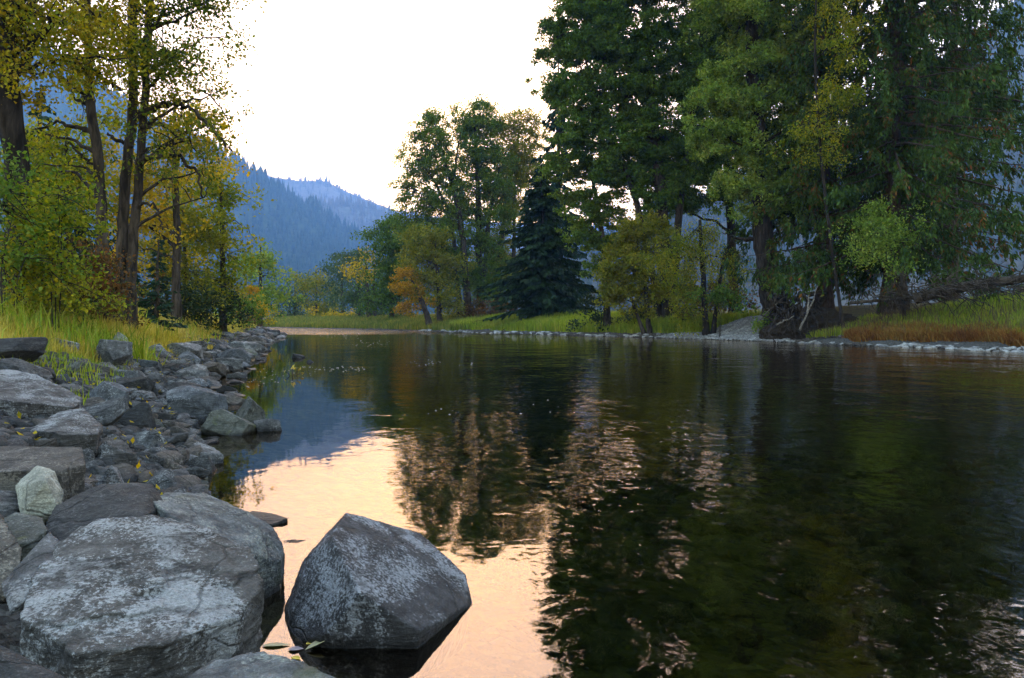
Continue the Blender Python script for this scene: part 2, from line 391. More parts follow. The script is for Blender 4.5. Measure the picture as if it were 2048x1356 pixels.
# ------------------------------------------------------------------ trees: materials
LM = dict(
    gold=leaf_mat('leaves_gold', [(.20, .19, .02), (.36, .27, .02), (.50, .32, .02)], .5),
    yellowgreen=leaf_mat('leaves_yellow_green', [(.09, .14, .018), (.18, .20, .02), (.34, .27, .022)], .5),
    green=leaf_mat('leaves_green', [(.05, .095, .016), (.09, .145, .022), (.16, .19, .03)], .4),
    deep=leaf_mat('leaves_deep_green', [(.035, .075, .013), (.07, .125, .02), (.125, .17, .026)], .35),
    pale=leaf_mat('leaves_pale_green', [(.09, .16, .028), (.16, .23, .04), (.28, .30, .055)], .4),
    olive=leaf_mat('leaves_olive', [(.10, .12, .02), (.17, .175, .022), (.26, .22, .03)], .45),
    orange=leaf_mat('leaves_orange', [(.16, .13, .016), (.34, .20, .014), (.44, .25, .02)], .5),
    rust=leaf_mat('leaves_rust', [(.05, .05, .015), (.10, .06, .02), (.17, .07, .02)], .35),
    mixed=leaf_mat('leaves_green_yellow', [(.05, .095, .018), (.10, .14, .022), (.20, .20, .028), (.30, .23, .03)], .5),
    goldgreen=leaf_mat('leaves_gold_green', [(.12, .15, .018), (.24, .21, .02), (.36, .27, .022), (.46, .30, .02)], .5),
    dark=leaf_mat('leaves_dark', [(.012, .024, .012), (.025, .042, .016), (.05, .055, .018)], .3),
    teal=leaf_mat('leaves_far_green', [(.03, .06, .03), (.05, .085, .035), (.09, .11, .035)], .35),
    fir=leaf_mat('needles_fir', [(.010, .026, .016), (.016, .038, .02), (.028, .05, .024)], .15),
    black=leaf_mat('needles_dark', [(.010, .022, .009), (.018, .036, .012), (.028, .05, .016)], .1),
    cedar=leaf_mat('sprays_cedar', [(.012, .030, .007), (.026, .052, .011), (.048, .080, .014), (.038, .062, .012), (.15, .05, .016)], .2),
)
BK = dict(
    dark=bark_mat('bark_dark', (.018, .014, .011), (.075, .058, .045)),
    grey=bark_mat('bark_grey', (.04, .034, .03), (.16, .14, .12)),
    cedar=bark_mat('bark_cedar', (.022, .014, .010), (.075, .05, .036), 9),
    black=bark_mat('bark_shaded', (.010, .008, .007), (.04, .032, .027)),
)

def leaf_quads(cen, size, r, elong=.62, hang=0.0, up=0.0):
    "one folded leaf (4 vertices) per centre"
    n = len(cen)
    d = r.normal(size=(n, 3)); d[:, 2] -= hang * 2; d /= np.linalg.norm(d, axis=1)[:, None]
    q = r.normal(size=(n, 3)); q[:, 2] += up
    s = np.cross(d, q); s /= np.linalg.norm(s, axis=1)[:, None] + 1e-9
    nn = np.cross(d, s)
    L = size * (.65 + .7 * r.random(n))[:, None]; W = L * elong * .5
    v = np.stack([cen - d * L * .5, cen + s * W + nn * L * .1, cen + d * L * .5, cen - s * W + nn * L * .1], 1)
    return v.reshape(-1, 3), np.arange(n * 4).reshape(n, 4)

def curve_pts(a, b, lift, r, n=6, wob=.06):
    t = np.linspace(0, 1, n)[:, None]; L = np.linalg.norm(b - a)
    p = a + (b - a) * t; p[:, 2] += lift * L * (np.sin(t[:, 0] * np.pi))
    p[1:-1] += r.normal(size=(n - 2, 3)) * wob * L * .5
    return p

DENS = 3.9
def broadleaf(name, label, cat, Y, trunks, lobes, leaf='green', bark='dark', size=.16, dens=1.0, per=42, clump=.5, hang=0.0,
              limbs=(), depth=1.0, seed=1, group=None, limb_r=1.0, shell=2.0, flat=.7, twigs=True, padflat=.5, elong=.62, parts=('trunk', 'crown')):
    """trunks: photo pixels with radius in m; lobes: (px, py, rx, ry[, dY[, leaf count factor]]) of the crown"""
    r = np.random.default_rng(seed * 101 + 7)
    sc = Y / FPX
    wood = Geo(); nodes = []
    base = None
    for tr in trunks:
        pts = np.array([P(x, y, Y) for x, y, *_ in tr]); rad = np.array([q[2] for q in tr], float)
        pts[1:, 1] += r.normal(size=len(pts) - 1) * .15
        if base is None:
            base = pts[0].copy(); base[2] = gz(base[0], base[1])
        pts[0, 2] = min(pts[0, 2], gz(pts[0, 0], pts[0, 1]) - .15)
        tt = np.linspace(0, 1, len(pts)); u = np.linspace(0, 1, 6 * len(pts))
        pp = np.stack([np.interp(u, tt, pts[:, k]) for k in range(3)], 1)
        for _ in range(3): pp[1:-1] = (pp[:-2] + 2 * pp[1:-1] + pp[2:]) / 4
        rr = np.interp(u, tt, rad); rr[:3] *= [1.5, 1.25, 1.1]
        pp[1:-1, :2] += r.normal(size=(len(pp) - 2, 2)) * rr[1:-1, None] * .1
        wood.tube(pp, rr, 9); nodes += [(p, q) for p, q in zip(pp, rr)]
    tn = np.array([p for p, _ in nodes]); tr_ = np.array([q for _, q in nodes])
    lb = []
    for lim in limbs:                                             # limbs the photograph shows one by one
        pts = np.array([P(x, y, Y + (q[1] if len(q) > 1 else 0) * k / max(1, len(lim) - 1)) for k, (x, y, *q) in enumerate(lim)]); rad = np.linspace(lim[0][2], .025, len(pts))
        u = np.linspace(0, 1, 5 * len(pts)); tt = np.linspace(0, 1, len(pts))
        pp = np.stack([np.interp(u, tt, pts[:, k]) for k in range(3)], 1); pp[1:-1] = (pp[:-2] + 2 * pp[1:-1] + pp[2:]) / 4
        pp[1:-1] += r.normal(size=(len(pp) - 2, 3)) * .04
        wood.tube(pp, np.interp(u, tt, rad), 6); lb.append(pp)
    leaves = []
    for lo in lobes:
        px, py, rx, ry = lo[:4]; dY = lo[4] if len(lo) > 4 else 0.0; fac = lo[5] if len(lo) > 5 else 1.0
        c = P(px, py, Y) + np.array([0, dY, 0]); ax = np.array([rx * sc, max(.4, (rx + ry) * .5 * sc * depth), ry * sc])
        n = int(max(4, DENS * dens * fac * 2.2 * (ax[0] * ax[2] + ax[0] * ax[1] + ax[1] * ax[2]) / (clump * clump) / 3))
        n = min(n, 1500)
        d = r.normal(size=(n, 3)); d /= np.linalg.norm(d, axis=1)[:, None]
        npad = max(3, int(n / 9)); dp = r.normal(size=(npad, 3)); dp /= np.linalg.norm(dp, axis=1)[:, None]      # boughs carry flat pads of leaf clumps
        pad = c + dp * (r.random(npad) ** (1 / (1 + shell)))[:, None] * ax * (1 + .15 * r.normal(size=npad))[:, None]
        wp = r.random(npad) ** .7; ip = r.choice(npad, n, p=wp / wp.sum()); pr = clump * 1.9 * (.5 + .8 * r.random(npad))
        out = (pad - c) / (np.linalg.norm(pad - c, axis=1)[:, None] + 1e-6)
        q = np.clip(r.normal(size=(n, 3)), -1.7, 1.7) * [1, 1, padflat]; ro = np.linalg.norm(q[:, :2], axis=1)
        pc = pad[ip] + q * pr[ip, None]; pc[:, 2] -= (.16 * ro ** 2 * pr[ip]) * (1 + hang * 2) + 0 * out[ip, 2]
        gzz = ground_z(pc[:, 0], pc[:, 1], False) + .15
        pc[:, 2] = np.maximum(pc[:, 2], gzz + .3 * r.random(n))
        # limb from the trunk into the lobe, boughs to a few of its clumps, twigs to the rest
        hd = np.linalg.norm(tn[:, :2] - c[:2], axis=1); want = c[2] - .45 * hd
        k = np.argmin(np.abs(tn[:, 2] - want) + .4 * hd); a = tn[k]
        lr = min(tr_[k] * .55, .03 + .035 * np.linalg.norm(ax)) * limb_r
        main = curve_pts(a, c, .08, r, 8, .05); wood.tube(main, np.linspace(lr, max(.012, lr * .3), 8), 6)
        m = max(2, n // 9); sub = pc[r.choice(n, m, replace=False)]; bn = [main[3:]]
        for b in sub:
            i = np.argmin(np.linalg.norm(main - b, axis=1) + np.linspace(.6, 0, 8)); q = curve_pts(main[i], b, .07, r, 6, .1)
            wood.tube(q, np.linspace(lr * .45, .008, 6), 4); bn.append(q)
        bn = np.concatenate(bn)
        if twigs:
            for b in pc[:: 1 if n < 200 else 2]:
                i = np.argmin(np.linalg.norm(bn - b, axis=1)); wood.tube([bn[i], (bn[i] + b) / 2 + [0, 0, .05], b], [.012, .009, .004], 3)
        cnt = r.poisson(per, n); idx = np.repeat(np.arange(n), cnt)
        off = np.clip(r.normal(size=(len(idx), 3)), -1.8, 1.8) * clump * (.55 + .6 * r.random(n))[idx, None] * [.75, .75, .75 * flat]
        if hang: off[:, 2] -= np.abs(r.normal(size=len(idx))) * hang * clump * 1.6
        lv = pc[idx] + off
        lv = lv[lv[:, 2] > ground_z(lv[:, 0], lv[:, 1], False) + .03]
        leaves.append(lv)
    cen = np.concatenate(leaves)
    v, f = leaf_quads(cen, size, r, elong, hang * .5, .4)
    e = link(name, None); e.location = base
    tag(e, label, cat, group)
    t_o = link(parts[0], wood.mesh(parts[0], BK[bark], True), e); c_o = link(parts[1], make_mesh(parts[1], v, [f], LM[leaf]), e)
    for o in (t_o, c_o): o.matrix_parent_inverse = Matrix.Translation(-e.location)
    return e

def conifer(name, label, cat, Y, base, top, wpx, leaf='fir', bark='dark', droop=.35, spray=.55, sw=.16, step=.45, hang=.5, rt=.3,
            start=.08, profile=None, seed=1, group=None, nb=9, rag=.3, strands=0, per=1.0, tilt=0.0):
    "whorled evergreen: base and top pixel, half width in px; sprays hang from every branch"
    r = np.random.default_rng(seed * 97 + 3); sc = Y / FPX
    a = P(base[0], base[1], Y); a[2] = gz(a[0], a[1]) - .1; b = P(top[0], top[1], Y); H = b[2] - a[2]; W = wpx * sc
    wood = Geo(); u = np.linspace(0, 1, 14)
    ax = a + (b - a) * u[:, None]; ax[1:-1, :2] += r.normal(size=(12, 2)) * .04
    rr = rt * (1 - u) ** .8 + .02; rr[0] *= 1.5
    wood.tube(ax, rr, 9)
    P0, D, L0 = [], [], []
    h = start * H
    prof = profile or (lambda q: (1 - q) ** .75 * min(1, .55 + q * 4))
    while h < H * .995:
        q = h / H; lw = W * prof(q)
        o = np.array([np.interp(q, u, ax[:, k]) for k in range(3)])
        for j in range(max(4, int(nb * (.4 + .6 * lw / W)))):
            an = r.random() * 2 * np.pi; L = lw * (1 + rag * r.normal()); L = max(.15, L)
            dh = np.array([math.cos(an), math.sin(an), 0])
            n = max(3, int(L / .38)); t = np.linspace(0, 1, n + 1)
            oz = o + [0, 0, (r.random() - .5) * step * 1.4]
            bp = oz + dh * L * t[:, None]; dr_ = droop * r.uniform(.5, 1.5); bp[:, 2] += L * (tilt * t - dr_ * t ** 1.5 + .35 * dr_ * t ** 4) + .02 * r.normal(size=n + 1)
            wood.tube(bp, np.linspace(.012 + .012 * L, .004, n + 1), 3)
            if strands:
                m = max(3, int(L * strands)); cl = np.append(.12 + .9 * r.random(max(3, int(L * 1.7))), [.97, 1.0]); tt = np.clip(r.choice(cl, m) + r.normal(size=m) * .07, .08, 1); k_ = 13
                pp = np.stack([np.interp(tt, t, bp[:, k]) for k in range(3)], 1); ln = spray * (.35 + 1.1 * r.random(m) ** 1.5) * min(1, .4 + L / 3)
                wv = r.normal(size=(m, 2)) * .3; q_ = r.random((m, k_)) ** .8
                cc = pp[:, None] + np.stack([wv[:, :1] * ln[:, None] * q_, wv[:, 1:] * ln[:, None] * q_, -ln[:, None] * q_], -1) + r.normal(size=(m, k_, 3)) * .085 * (1.1 - q_[..., None])
                P0.append(cc.reshape(-1, 3)); d = dh * .35 + r.normal(size=(m * k_, 3)) * .45 + np.array([0, 0, -.75])
                D.append(d / np.linalg.norm(d, axis=1)[:, None]); L0.append(.24 * (.6 + .8 * r.random(m * k_)))
                continue
            m = max(3, int(L / .085 * per)); tt = .12 + .88 * r.random(m); pp = np.stack([np.interp(tt, t, bp[:, k]) for k in range(3)], 1)
            side = np.cross(dh, [0, 0, 1]); sg = r.choice([-1, 1], m)
            d = dh * (.55 + .4 * r.random(m))[:, None] + side * (sg * (.35 + .6 * r.random(m)))[:, None] + np.array([0, 0, -1]) * (hang * (.5 + r.random(m)))[:, None]
            P0.append(pp); D.append(d / np.linalg.norm(d, axis=1)[:, None]); L0.append(spray * (.55 + .75 * r.random(m)) * (1.15 - .55 * tt) * min(1, .35 + L / 2.0))
        h += step * (.7 + .6 * r.random()) * (.6 + .4 * (1 - q))
    P0 = np.concatenate(P0); D = np.concatenate(D); L0 = np.concatenate(L0)[:, None]
    n = len(P0); s = np.cross(D, r.normal(size=(n, 3))); s /= np.linalg.norm(s, axis=1)[:, None] + 1e-9
    w = sw * (.6 + .8 * r.random(n))[:, None] * .5; sag = np.array([0, 0, -1]) * L0 * .18
    v = np.stack([P0 - s * w * .5, P0 + s * w * .5, P0 + D * L0 * .55 + s * w + sag * .3, P0 + D * L0 + sag, P0 + D * L0 * .55 - s * w + sag * .3], 1).reshape(-1, 3)
    f = np.arange(n * 5).reshape(n, 5)
    keep = v.reshape(n, 5, 3)[:, :, 2].min(1) > a[2] + .15
    e = link(name, None); e.location = a + [0, 0, .1]; tag(e, label, cat, group)
    t_o = link('trunk', wood.mesh('trunk', BK[bark], True), e); c_o = link('crown', make_mesh('crown', v, [f[keep]], LM[leaf]), e)
    for o in (t_o, c_o): o.matrix_parent_inverse = Matrix.Translation(-e.location)
    return e

# ------------------------------------------------------------------ left bank trees
broadleaf('cottonwood_tree', 'golden cottonwood at the left picture edge with a thick dark trunk', 'tree', 17,
    [[(14, 640, .30), (16, 400, .26), (10, 150, .25), (4, -60, .2), (0, -300, .12)]],
    [(60, 40, 90, 60), (130, 110, 80, 50), (110, -40, 130, 70), (190, 30, 70, 60), (30, 170, 50, 40, 0, .6), (-80, 60, 90, 120), (60, -190, 160, 110), (-40, -60, 90, 90)],
    leaf='goldgreen', bark='black', size=.095, clump=.3, dens=.72, per=44, seed=1, limbs=[[(14, 150, .12), (50, 120), (95, 50), (130, 10)], [(12, 60, .09), (60, 20), (100, -30)]])
broadleaf('cottonwood_tree', 'leaning single stemmed cottonwood left of the twin trunks', 'tree', 21,
    [[(217, 620, .19), (208, 480, .155), (200, 330, .14), (186, 180, .12), (178, 60, .1), (165, -160, .06)]],
    [(180, 40, 90, 50), (120, 110, 60, 40, 0, .7), (90, 270, 50, 25, 0, .5), (70, 330, 50, 40, 1, .6), (150, 200, 45, 30, 0, .6), (215, 110, 50, 40, 0, .8), (160, -90, 150, 90), (220, -190, 130, 90), (135, 330, 40, 25, 0, .5)],
    leaf='yellowgreen', size=.11, clump=.32, dens=.6, per=38, seed=2,
    limbs=[[(188, 205, .09), (160, 180), (130, 160), (108, 145)], [(196, 270, .08), (165, 258), (120, 245), (70, 258)], [(203, 335, .05), (180, 325), (150, 300), (140, 285)], [(183, 140, .07), (215, 165), (245, 180)]])
broadleaf('cottonwood_tree', 'tall twin trunked cottonwood rising beside the grassy left bank', 'tree', 22,
    [[(241, 625, .21), (243, 520, .165), (249, 380, .145), (260, 220, .13), (268, 40, .13), (280, -200, .08)], [(262, 630, .18), (264, 520, .145), (272, 380, .125), (283, 200, .11), (298, 20, .11), (330, -220, .06)]],
    [(330, 100, 70, 60), (390, 130, 55, 45), (420, 190, 40, 40, 0, .9), (350, 200, 70, 40), (420, 15, 35, 28), (435, 75, 12, 20, 0, .8), (370, 20, 60, 50), (300, 30, 90, 70), (380, 280, 55, 35), (430, 250, 25, 30, 0, .8), (330, 290, 50, 30, 0, .8), (290, 150, 50, 50, 0, .8),
     (400, 340, 30, 30, 0, .8), (408, 395, 16, 30, 0, .8), (350, -90, 130, 80), (280, -220, 170, 110), (420, -80, 60, 60), (290, 250, 40, 40, 0, .5)],
    leaf='mixed', bark='dark', size=.11, clump=.32, dens=.55, per=36, seed=3,
    limbs=[[(272, 235, .11), (310, 212), (350, 205), (395, 225), (440, 275), (462, 300)], [(272, 325, .09), (310, 310), (350, 312), (395, 345), (405, 395)], [(265, 290, .08), (235, 280), (215, 265)], [(280, 100, .1), (310, 40), (350, 10)], [(270, 415, .05), (300, 405), (320, 425), (325, 460)], [(282, 255, .07), (330, 248), (380, 290)]])
broadleaf('cottonwood_tree', 'golden cottonwood glowing behind the twin trunks', 'tree', 32,
    [[(352, 625, .2), (356, 450, .15), (350, 330, .12), (345, 200, .06)]],
    [(360, 265, 70, 45), (330, 340, 45, 45, 0, .8), (300, 450, 40, 60, 0, .8), (395, 250, 40, 40, 0, .7), (300, 350, 40, 40), (210, 420, 40, 40, 0, .8), (230, 320, 50, 40, 0, .8), (290, 500, 35, 30)],
    leaf='gold', size=.17, clump=.45, dens=.75, per=32, seed=4)
broadleaf('birch_tree', 'slim olive gold birch with a hair thin trunk right of the dark young fir', 'tree', 36,
    [[(368, 625, .09), (370, 520, .07), (366, 400, .03)]],
    [(366, 430, 32, 35), (372, 480, 45, 40), (368, 540, 48, 40), (390, 580, 30, 25), (345, 500, 30, 40)],
    leaf='olive', size=.16, clump=.42, dens=.85, per=36, seed=5)
broadleaf('cottonwood_tree', 'slender pointed cottonwood standing in front of the blue hill', 'tree', 40,
    [[(446, 635, .17), (444, 480, .13), (438, 310, .04)]],
    [(438, 330, 26, 24), (430, 370, 40, 30), (455, 410, 45, 30), (430, 450, 45, 30), (470, 440, 35, 20, 0, .8), (448, 500, 45, 35), (440, 560, 45, 30), (470, 560, 22, 22)],
    leaf='yellowgreen', size=.19, clump=.48, dens=.7, per=34, seed=6)
conifer('fir_tree', 'small dark young fir at the foot of the twin trunks', 'tree', 26, (312, 628), (316, 478), 44, leaf='fir', spray=.34, sw=.09, step=.24, hang=.25, rt=.07, droop=.15, start=.03, seed=7, nb=12, per=1.4)
conifer('fir_tree', 'shadowy fir rising behind the leaning cottonwood', 'tree', 38, (170, 620), (160, 300), 70, leaf='fir', spray=.6, sw=.2, step=.5, rt=.2, seed=8)
conifer('fir_tree', 'dark fir half hidden between the leaning trunk and the twin trunks', 'tree', 42, (238, 620), (235, 390), 55, leaf='fir', spray=.6, sw=.2, step=.5, rt=.2, seed=9)
conifer('fir_tree', 'tall dim fir seen over the bushes at the left edge', 'tree', 34, (75, 620), (80, 170), 85, leaf='fir', spray=.6, sw=.2, step=.5, rt=.25, seed=10)
def shrub(label, Y, lobes, leaf, seed, base=None, size=.085, name='shrub', cat='shrub', group=None, clump=.24, dens=.9, per=36, **kw):
    bx = base or lobes[0][0]; lo = max(l[1] + l[3] * .3 for l in lobes); top = lobes[0][1]
    g = P(bx, HORIZ, Y); zb = gz(g[0], g[1]); by = HORIZ - (zb - CAM_H) * FPX / Y
    tr = [[(bx + k * Y ** -1 * 60, by, .016), (bx + k * 130 / Y, (by + top) / 2, .011), (bx + k * 300 / Y, top, .006)] for k in (-1, 0, 1)]
    return broadleaf(name, label, cat, Y, tr, lobes, leaf=leaf, bark='black', size=size, clump=clump, dens=dens, per=per, seed=seed, limb_r=.4, group=group, parts=('stems', 'foliage'), **kw)
shrub('big yellow green bush below the left edge trunk', 15, [(110, 415, 60, 50), (60, 470, 60, 60), (110, 500, 54, 44), (40, 540, 50, 40), (110, 560, 50, 30)], 'yellowgreen', 21, dens=.75)
shrub('deep green bush against the left picture edge', 14, [(4, 420, 34, 60), (10, 510, 40, 50), (6, 350, 26, 40)], 'green', 22)
shrub('rusty brown bush under the leaning cottonwood', 18, [(165, 520, 55, 35), (200, 560, 50, 35), (140, 570, 50, 30)], 'rust', 23)
shrub('olive bush in the tall grass left of the rusty bush', 16, [(60, 580, 60, 35), (120, 575, 40, 30)], 'olive', 24)
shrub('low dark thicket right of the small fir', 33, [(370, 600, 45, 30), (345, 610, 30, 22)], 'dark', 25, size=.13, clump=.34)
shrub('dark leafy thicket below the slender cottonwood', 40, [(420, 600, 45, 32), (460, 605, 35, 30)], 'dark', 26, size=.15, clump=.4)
shrub('green brown thicket closing the end of the left bank trees', 52, [(485, 615, 28, 22), (460, 620, 26, 20)], 'deep', 27, size=.18, clump=.5)
shrub('tiny orange autumn tree near the bend of the left bank', 60, [(498, 582, 9, 11), (502, 605, 12, 11)], 'orange', 28, size=.16, clump=.3, name='young_tree', cat='tree')
shrub('yellow young tree just right of the tiny orange tree', 62, [(514, 612, 12, 16), (516, 630, 14, 12)], 'gold', 29, size=.2, clump=.4, name='young_tree', cat='tree')
shrub('reddish bush at the foot of the tiny orange tree', 58, [(488, 632, 14, 10)], 'rust', 30, size=.18, clump=.4)
broadleaf('cottonwood_tree', 'hazy pale green cottonwood beyond the slender one', 'tree', 85, [[(520, 650, .25), (521, 560, .18), (520, 490, .06)]],
    [(520, 510, 25, 24), (512, 545, 32, 28), (530, 550, 22, 30), (525, 590, 30, 28), (505, 600, 28, 28)], leaf='pale', size=.32, clump=.8, dens=.9, per=34, seed=11)

broadleaf('cottonwood_tree', 'yellow leaved cottonwood deep in the wood behind the leaning one', 'tree', 30, [[(150, 620, .13), (140, 420, .1), (130, 250, .05)]],
    [(130, 300, 60, 50), (90, 360, 60, 50), (180, 370, 50, 50), (140, 430, 60, 40), (60, 290, 50, 50), (200, 250, 40, 40)], leaf='yellowgreen', size=.16, clump=.42, dens=.7, per=32, seed=55)
broadleaf('cottonwood_tree', 'thin amber cottonwood between the golden one and the olive birch', 'tree', 38, [[(330, 625, .1), (332, 480, .08), (336, 360, .03)]],
    [(335, 390, 36, 34), (325, 440, 40, 36), (340, 500, 40, 34), (410, 330, 34, 34, 0, .7)], leaf='gold', size=.17, clump=.42, dens=.75, per=32, seed=56)
shrub('shaggy brown green bush just left of the twin trunks', 20, [(205, 585, 36, 34), (180, 600, 40, 26)], 'rust', 57)
shrub('dark bush behind the tall reed grass', 19, [(125, 590, 60, 34), (70, 600, 50, 30)], 'deep', 58)

# ------------------------------------------------------------------ far bank trees
broadleaf('cottonwood_tree', 'bluish tree leftmost of the three hazy trees across the far water', 'tree', 165, [[(590, 650, .35), (590, 560, .1)]],
    [(590, 562, 16, 20), (588, 595, 20, 24), (592, 625, 20, 18)], leaf='teal', size=.5, clump=1.2, dens=1, per=36, seed=12)
broadleaf('cottonwood_tree', 'olive tinted tree in the middle of the three hazy trees across the far water', 'tree', 158, [[(632, 652, .4), (632, 540, .1)]],
    [(632, 545, 17, 20), (630, 580, 24, 24), (634, 618, 25, 24)], leaf='olive', size=.5, clump=1.2, dens=1, per=36, seed=13)
broadleaf('cottonwood_tree', 'open crowned hazy tree with a bare trunk foot across the far water', 'tree', 150, [[(686, 650, .35), (684, 580, .25), (686, 520, .1)]],
    [(688, 525, 24, 22), (680, 560, 24, 24), (694, 585, 20, 18, 0, .7)], leaf='teal', size=.5, clump=1.1, dens=.8, per=34, seed=14)
shrub('faint round bush at the far end of the river', 175, [(571, 632, 11, 10)], 'teal', 31, size=.5, clump=1.1)
shrub('yellow bush under the open crowned hazy tree', 146, [(662, 634, 20, 9), (676, 638, 12, 8)], 'gold', 32, size=.45, clump=1.0)
shrub('golden bush right of the open crowned hazy tree', 140, [(704, 632, 20, 12)], 'gold', 33, size=.45, clump=1.0)
shrub('low pale bush on the far shore near the river bend', 150, [(612, 642, 18, 7), (640, 645, 14, 6)], 'olive', 41, size=.4, clump=.9)
broadleaf('cottonwood_tree', 'far cottonwood with a golden top and thin split trunks', 'tree', 125, [[(738, 655, .4), (735, 590, .3), (730, 510, .1)], [(750, 655, .3), (748, 580, .2), (750, 530, .08)]],
    [(730, 518, 20, 18), (722, 545, 18, 18, 0, .7)], leaf='gold', size=.4, clump=.9, dens=.9, per=36, seed=15)
broadleaf('cottonwood_tree', 'grey green cottonwood behind the golden topped one', 'tree', 132, [[(720, 652, .35), (718, 560, .25), (716, 500, .1)], [(765, 652, .3), (762, 560, .1)]],
    [(712, 520, 24, 24), (720, 580, 28, 26), (755, 580, 26, 28), (750, 615, 26, 20), (705, 600, 16, 20)], leaf='teal', size=.42, clump=1.0, dens=.85, per=34, seed=16)
broadleaf('cottonwood_tree', 'dark blue green cottonwood with a rounded open crown left of the tall pair', 'tree', 118, [[(782, 655, .45), (784, 560, .35), (775, 440, .1)]],
    [(775, 442, 28, 20), (755, 455, 22, 16, 0, .8), (800, 465, 34, 28), (775, 500, 36, 28), (815, 520, 36, 40), (780, 550, 36, 30), (800, 600, 40, 34), (770, 610, 24, 30)], leaf='deep', size=.38, clump=.9, dens=.9, per=36, seed=17)
broadleaf('cottonwood_tree', 'orange leaved leaning tree with a dark stump like trunk at the far shore', 'tree', 93, [[(862, 662, .5), (856, 640, .4), (846, 605, .28), (826, 565, .14), (815, 540, .06)]],
    [(816, 545, 13, 14), (808, 572, 13, 14), (828, 580, 12, 16), (822, 612, 16, 10), (842, 600, 10, 10, 0, .6)], leaf='orange', size=.26, clump=.42, dens=.85, per=34, seed=18)
broadleaf('cottonwood_tree', 'middling green cottonwood between the orange tree and the tall pair', 'tree', 96, [[(880, 650, .35), (876, 560, .25), (870, 470, .1)]],
    [(870, 480, 50, 28), (850, 520, 44, 32), (890, 530, 36, 36), (875, 575, 36, 30), (895, 610, 30, 28), (840, 480, 26, 24)], leaf='olive', size=.3, clump=.7, dens=.75, per=36, seed=19)
broadleaf('cottonwood_tree', 'tall forked cottonwood with leaning dark stems across the water', 'tree', 101,
    [[(938, 645, .55), (930, 520, .45), (918, 420, .35), (892, 330, .22), (868, 240, .08)], [(920, 648, .4), (914, 540, .32), (902, 430, .26), (868, 360, .16), (836, 320, .06)]],
    [(868, 236, 28, 18), (850, 262, 30, 20), (830, 318, 34, 18), (862, 330, 40, 28), (835, 380, 36, 26), (880, 290, 38, 28), (905, 350, 40, 36), (870, 420, 48, 26), (835, 440, 40, 26), (900, 450, 34, 26), (812, 360, 14, 10, 0, .8), (880, 500, 44, 30), (905, 555, 36, 30, 0, .8), (850, 480, 36, 26)],
    leaf='green', size=.27, clump=.55, dens=.85, per=32, padflat=.8, seed=20, limbs=[[(905, 370, .2), (915, 300), (925, 260)], [(880, 305, .12), (855, 275), (835, 250), (822, 240)], [(905, 440, .15), (870, 455), (845, 470)]])
broadleaf('cottonwood_tree', 'tallest domed cottonwood in the middle of the far bank group', 'tree', 104,
    [[(962, 640, .6), (958, 500, .48), (956, 380, .36), (948, 220, .1)], [(962, 600, .4), (975, 450, .3), (1000, 330, .12)]],
    [(948, 218, 32, 20), (930, 250, 40, 26), (975, 255, 36, 26), (945, 300, 50, 36), (990, 310, 40, 36), (970, 370, 50, 36), (940, 420, 44, 34), (990, 420, 40, 34), (960, 480, 44, 30), (950, 530, 40, 34), (975, 570, 36, 26, 0, .8)],
    leaf='green', size=.27, clump=.55, dens=.85, per=32, padflat=.8, seed=34)
broadleaf('cottonwood_tree', 'broad cottonwood with fine pale stems next to the black fir', 'tree', 107,
    [[(994, 640, .5), (1000, 500, .4), (1016, 380, .28), (1042, 240, .08)], [(1030, 640, .4), (1028, 500, .3), (1030, 330, .1)]],
    [(1040, 238, 34, 18), (1010, 256, 34, 24), (1060, 270, 24, 30), (1030, 300, 44, 34), (1050, 350, 34, 36), (1010, 370, 40, 36), (1030, 430, 36, 34), (1000, 500, 36, 34), (1030, 540, 34, 36), (985, 560, 26, 30)],
    leaf='olive', size=.27, clump=.55, dens=.85, per=32, padflat=.8, seed=35)
shrub('rusty undergrowth between the tall far bank trunks', 98, [(975, 610, 22, 16), (1000, 615, 20, 14), (950, 625, 16, 12)], 'rust', 36, size=.3, clump=.65)
conifer('fir_tree', 'black broad based fir standing at the waterside grass', 'tree', 82, (1090, 640), (1082, 315), 102, leaf='black', bark='black', spray=.9, sw=.3, step=.5, hang=.45, rt=.35, start=.03, seed=37, nb=13, rag=.38,
        profile=lambda q: (1 - q) ** .85 * min(1, .75 + q * 3), per=1.3)
conifer('spruce_tree', 'tall ragged spruce with drooping boughs above the black fir', 'tree', 92, (1118, 640), (1116, 70), 58, leaf='fir', spray=1.0, sw=.22, step=.75, hang=.9, rt=.4, start=.1, seed=38, nb=8, rag=.35, droop=.4)
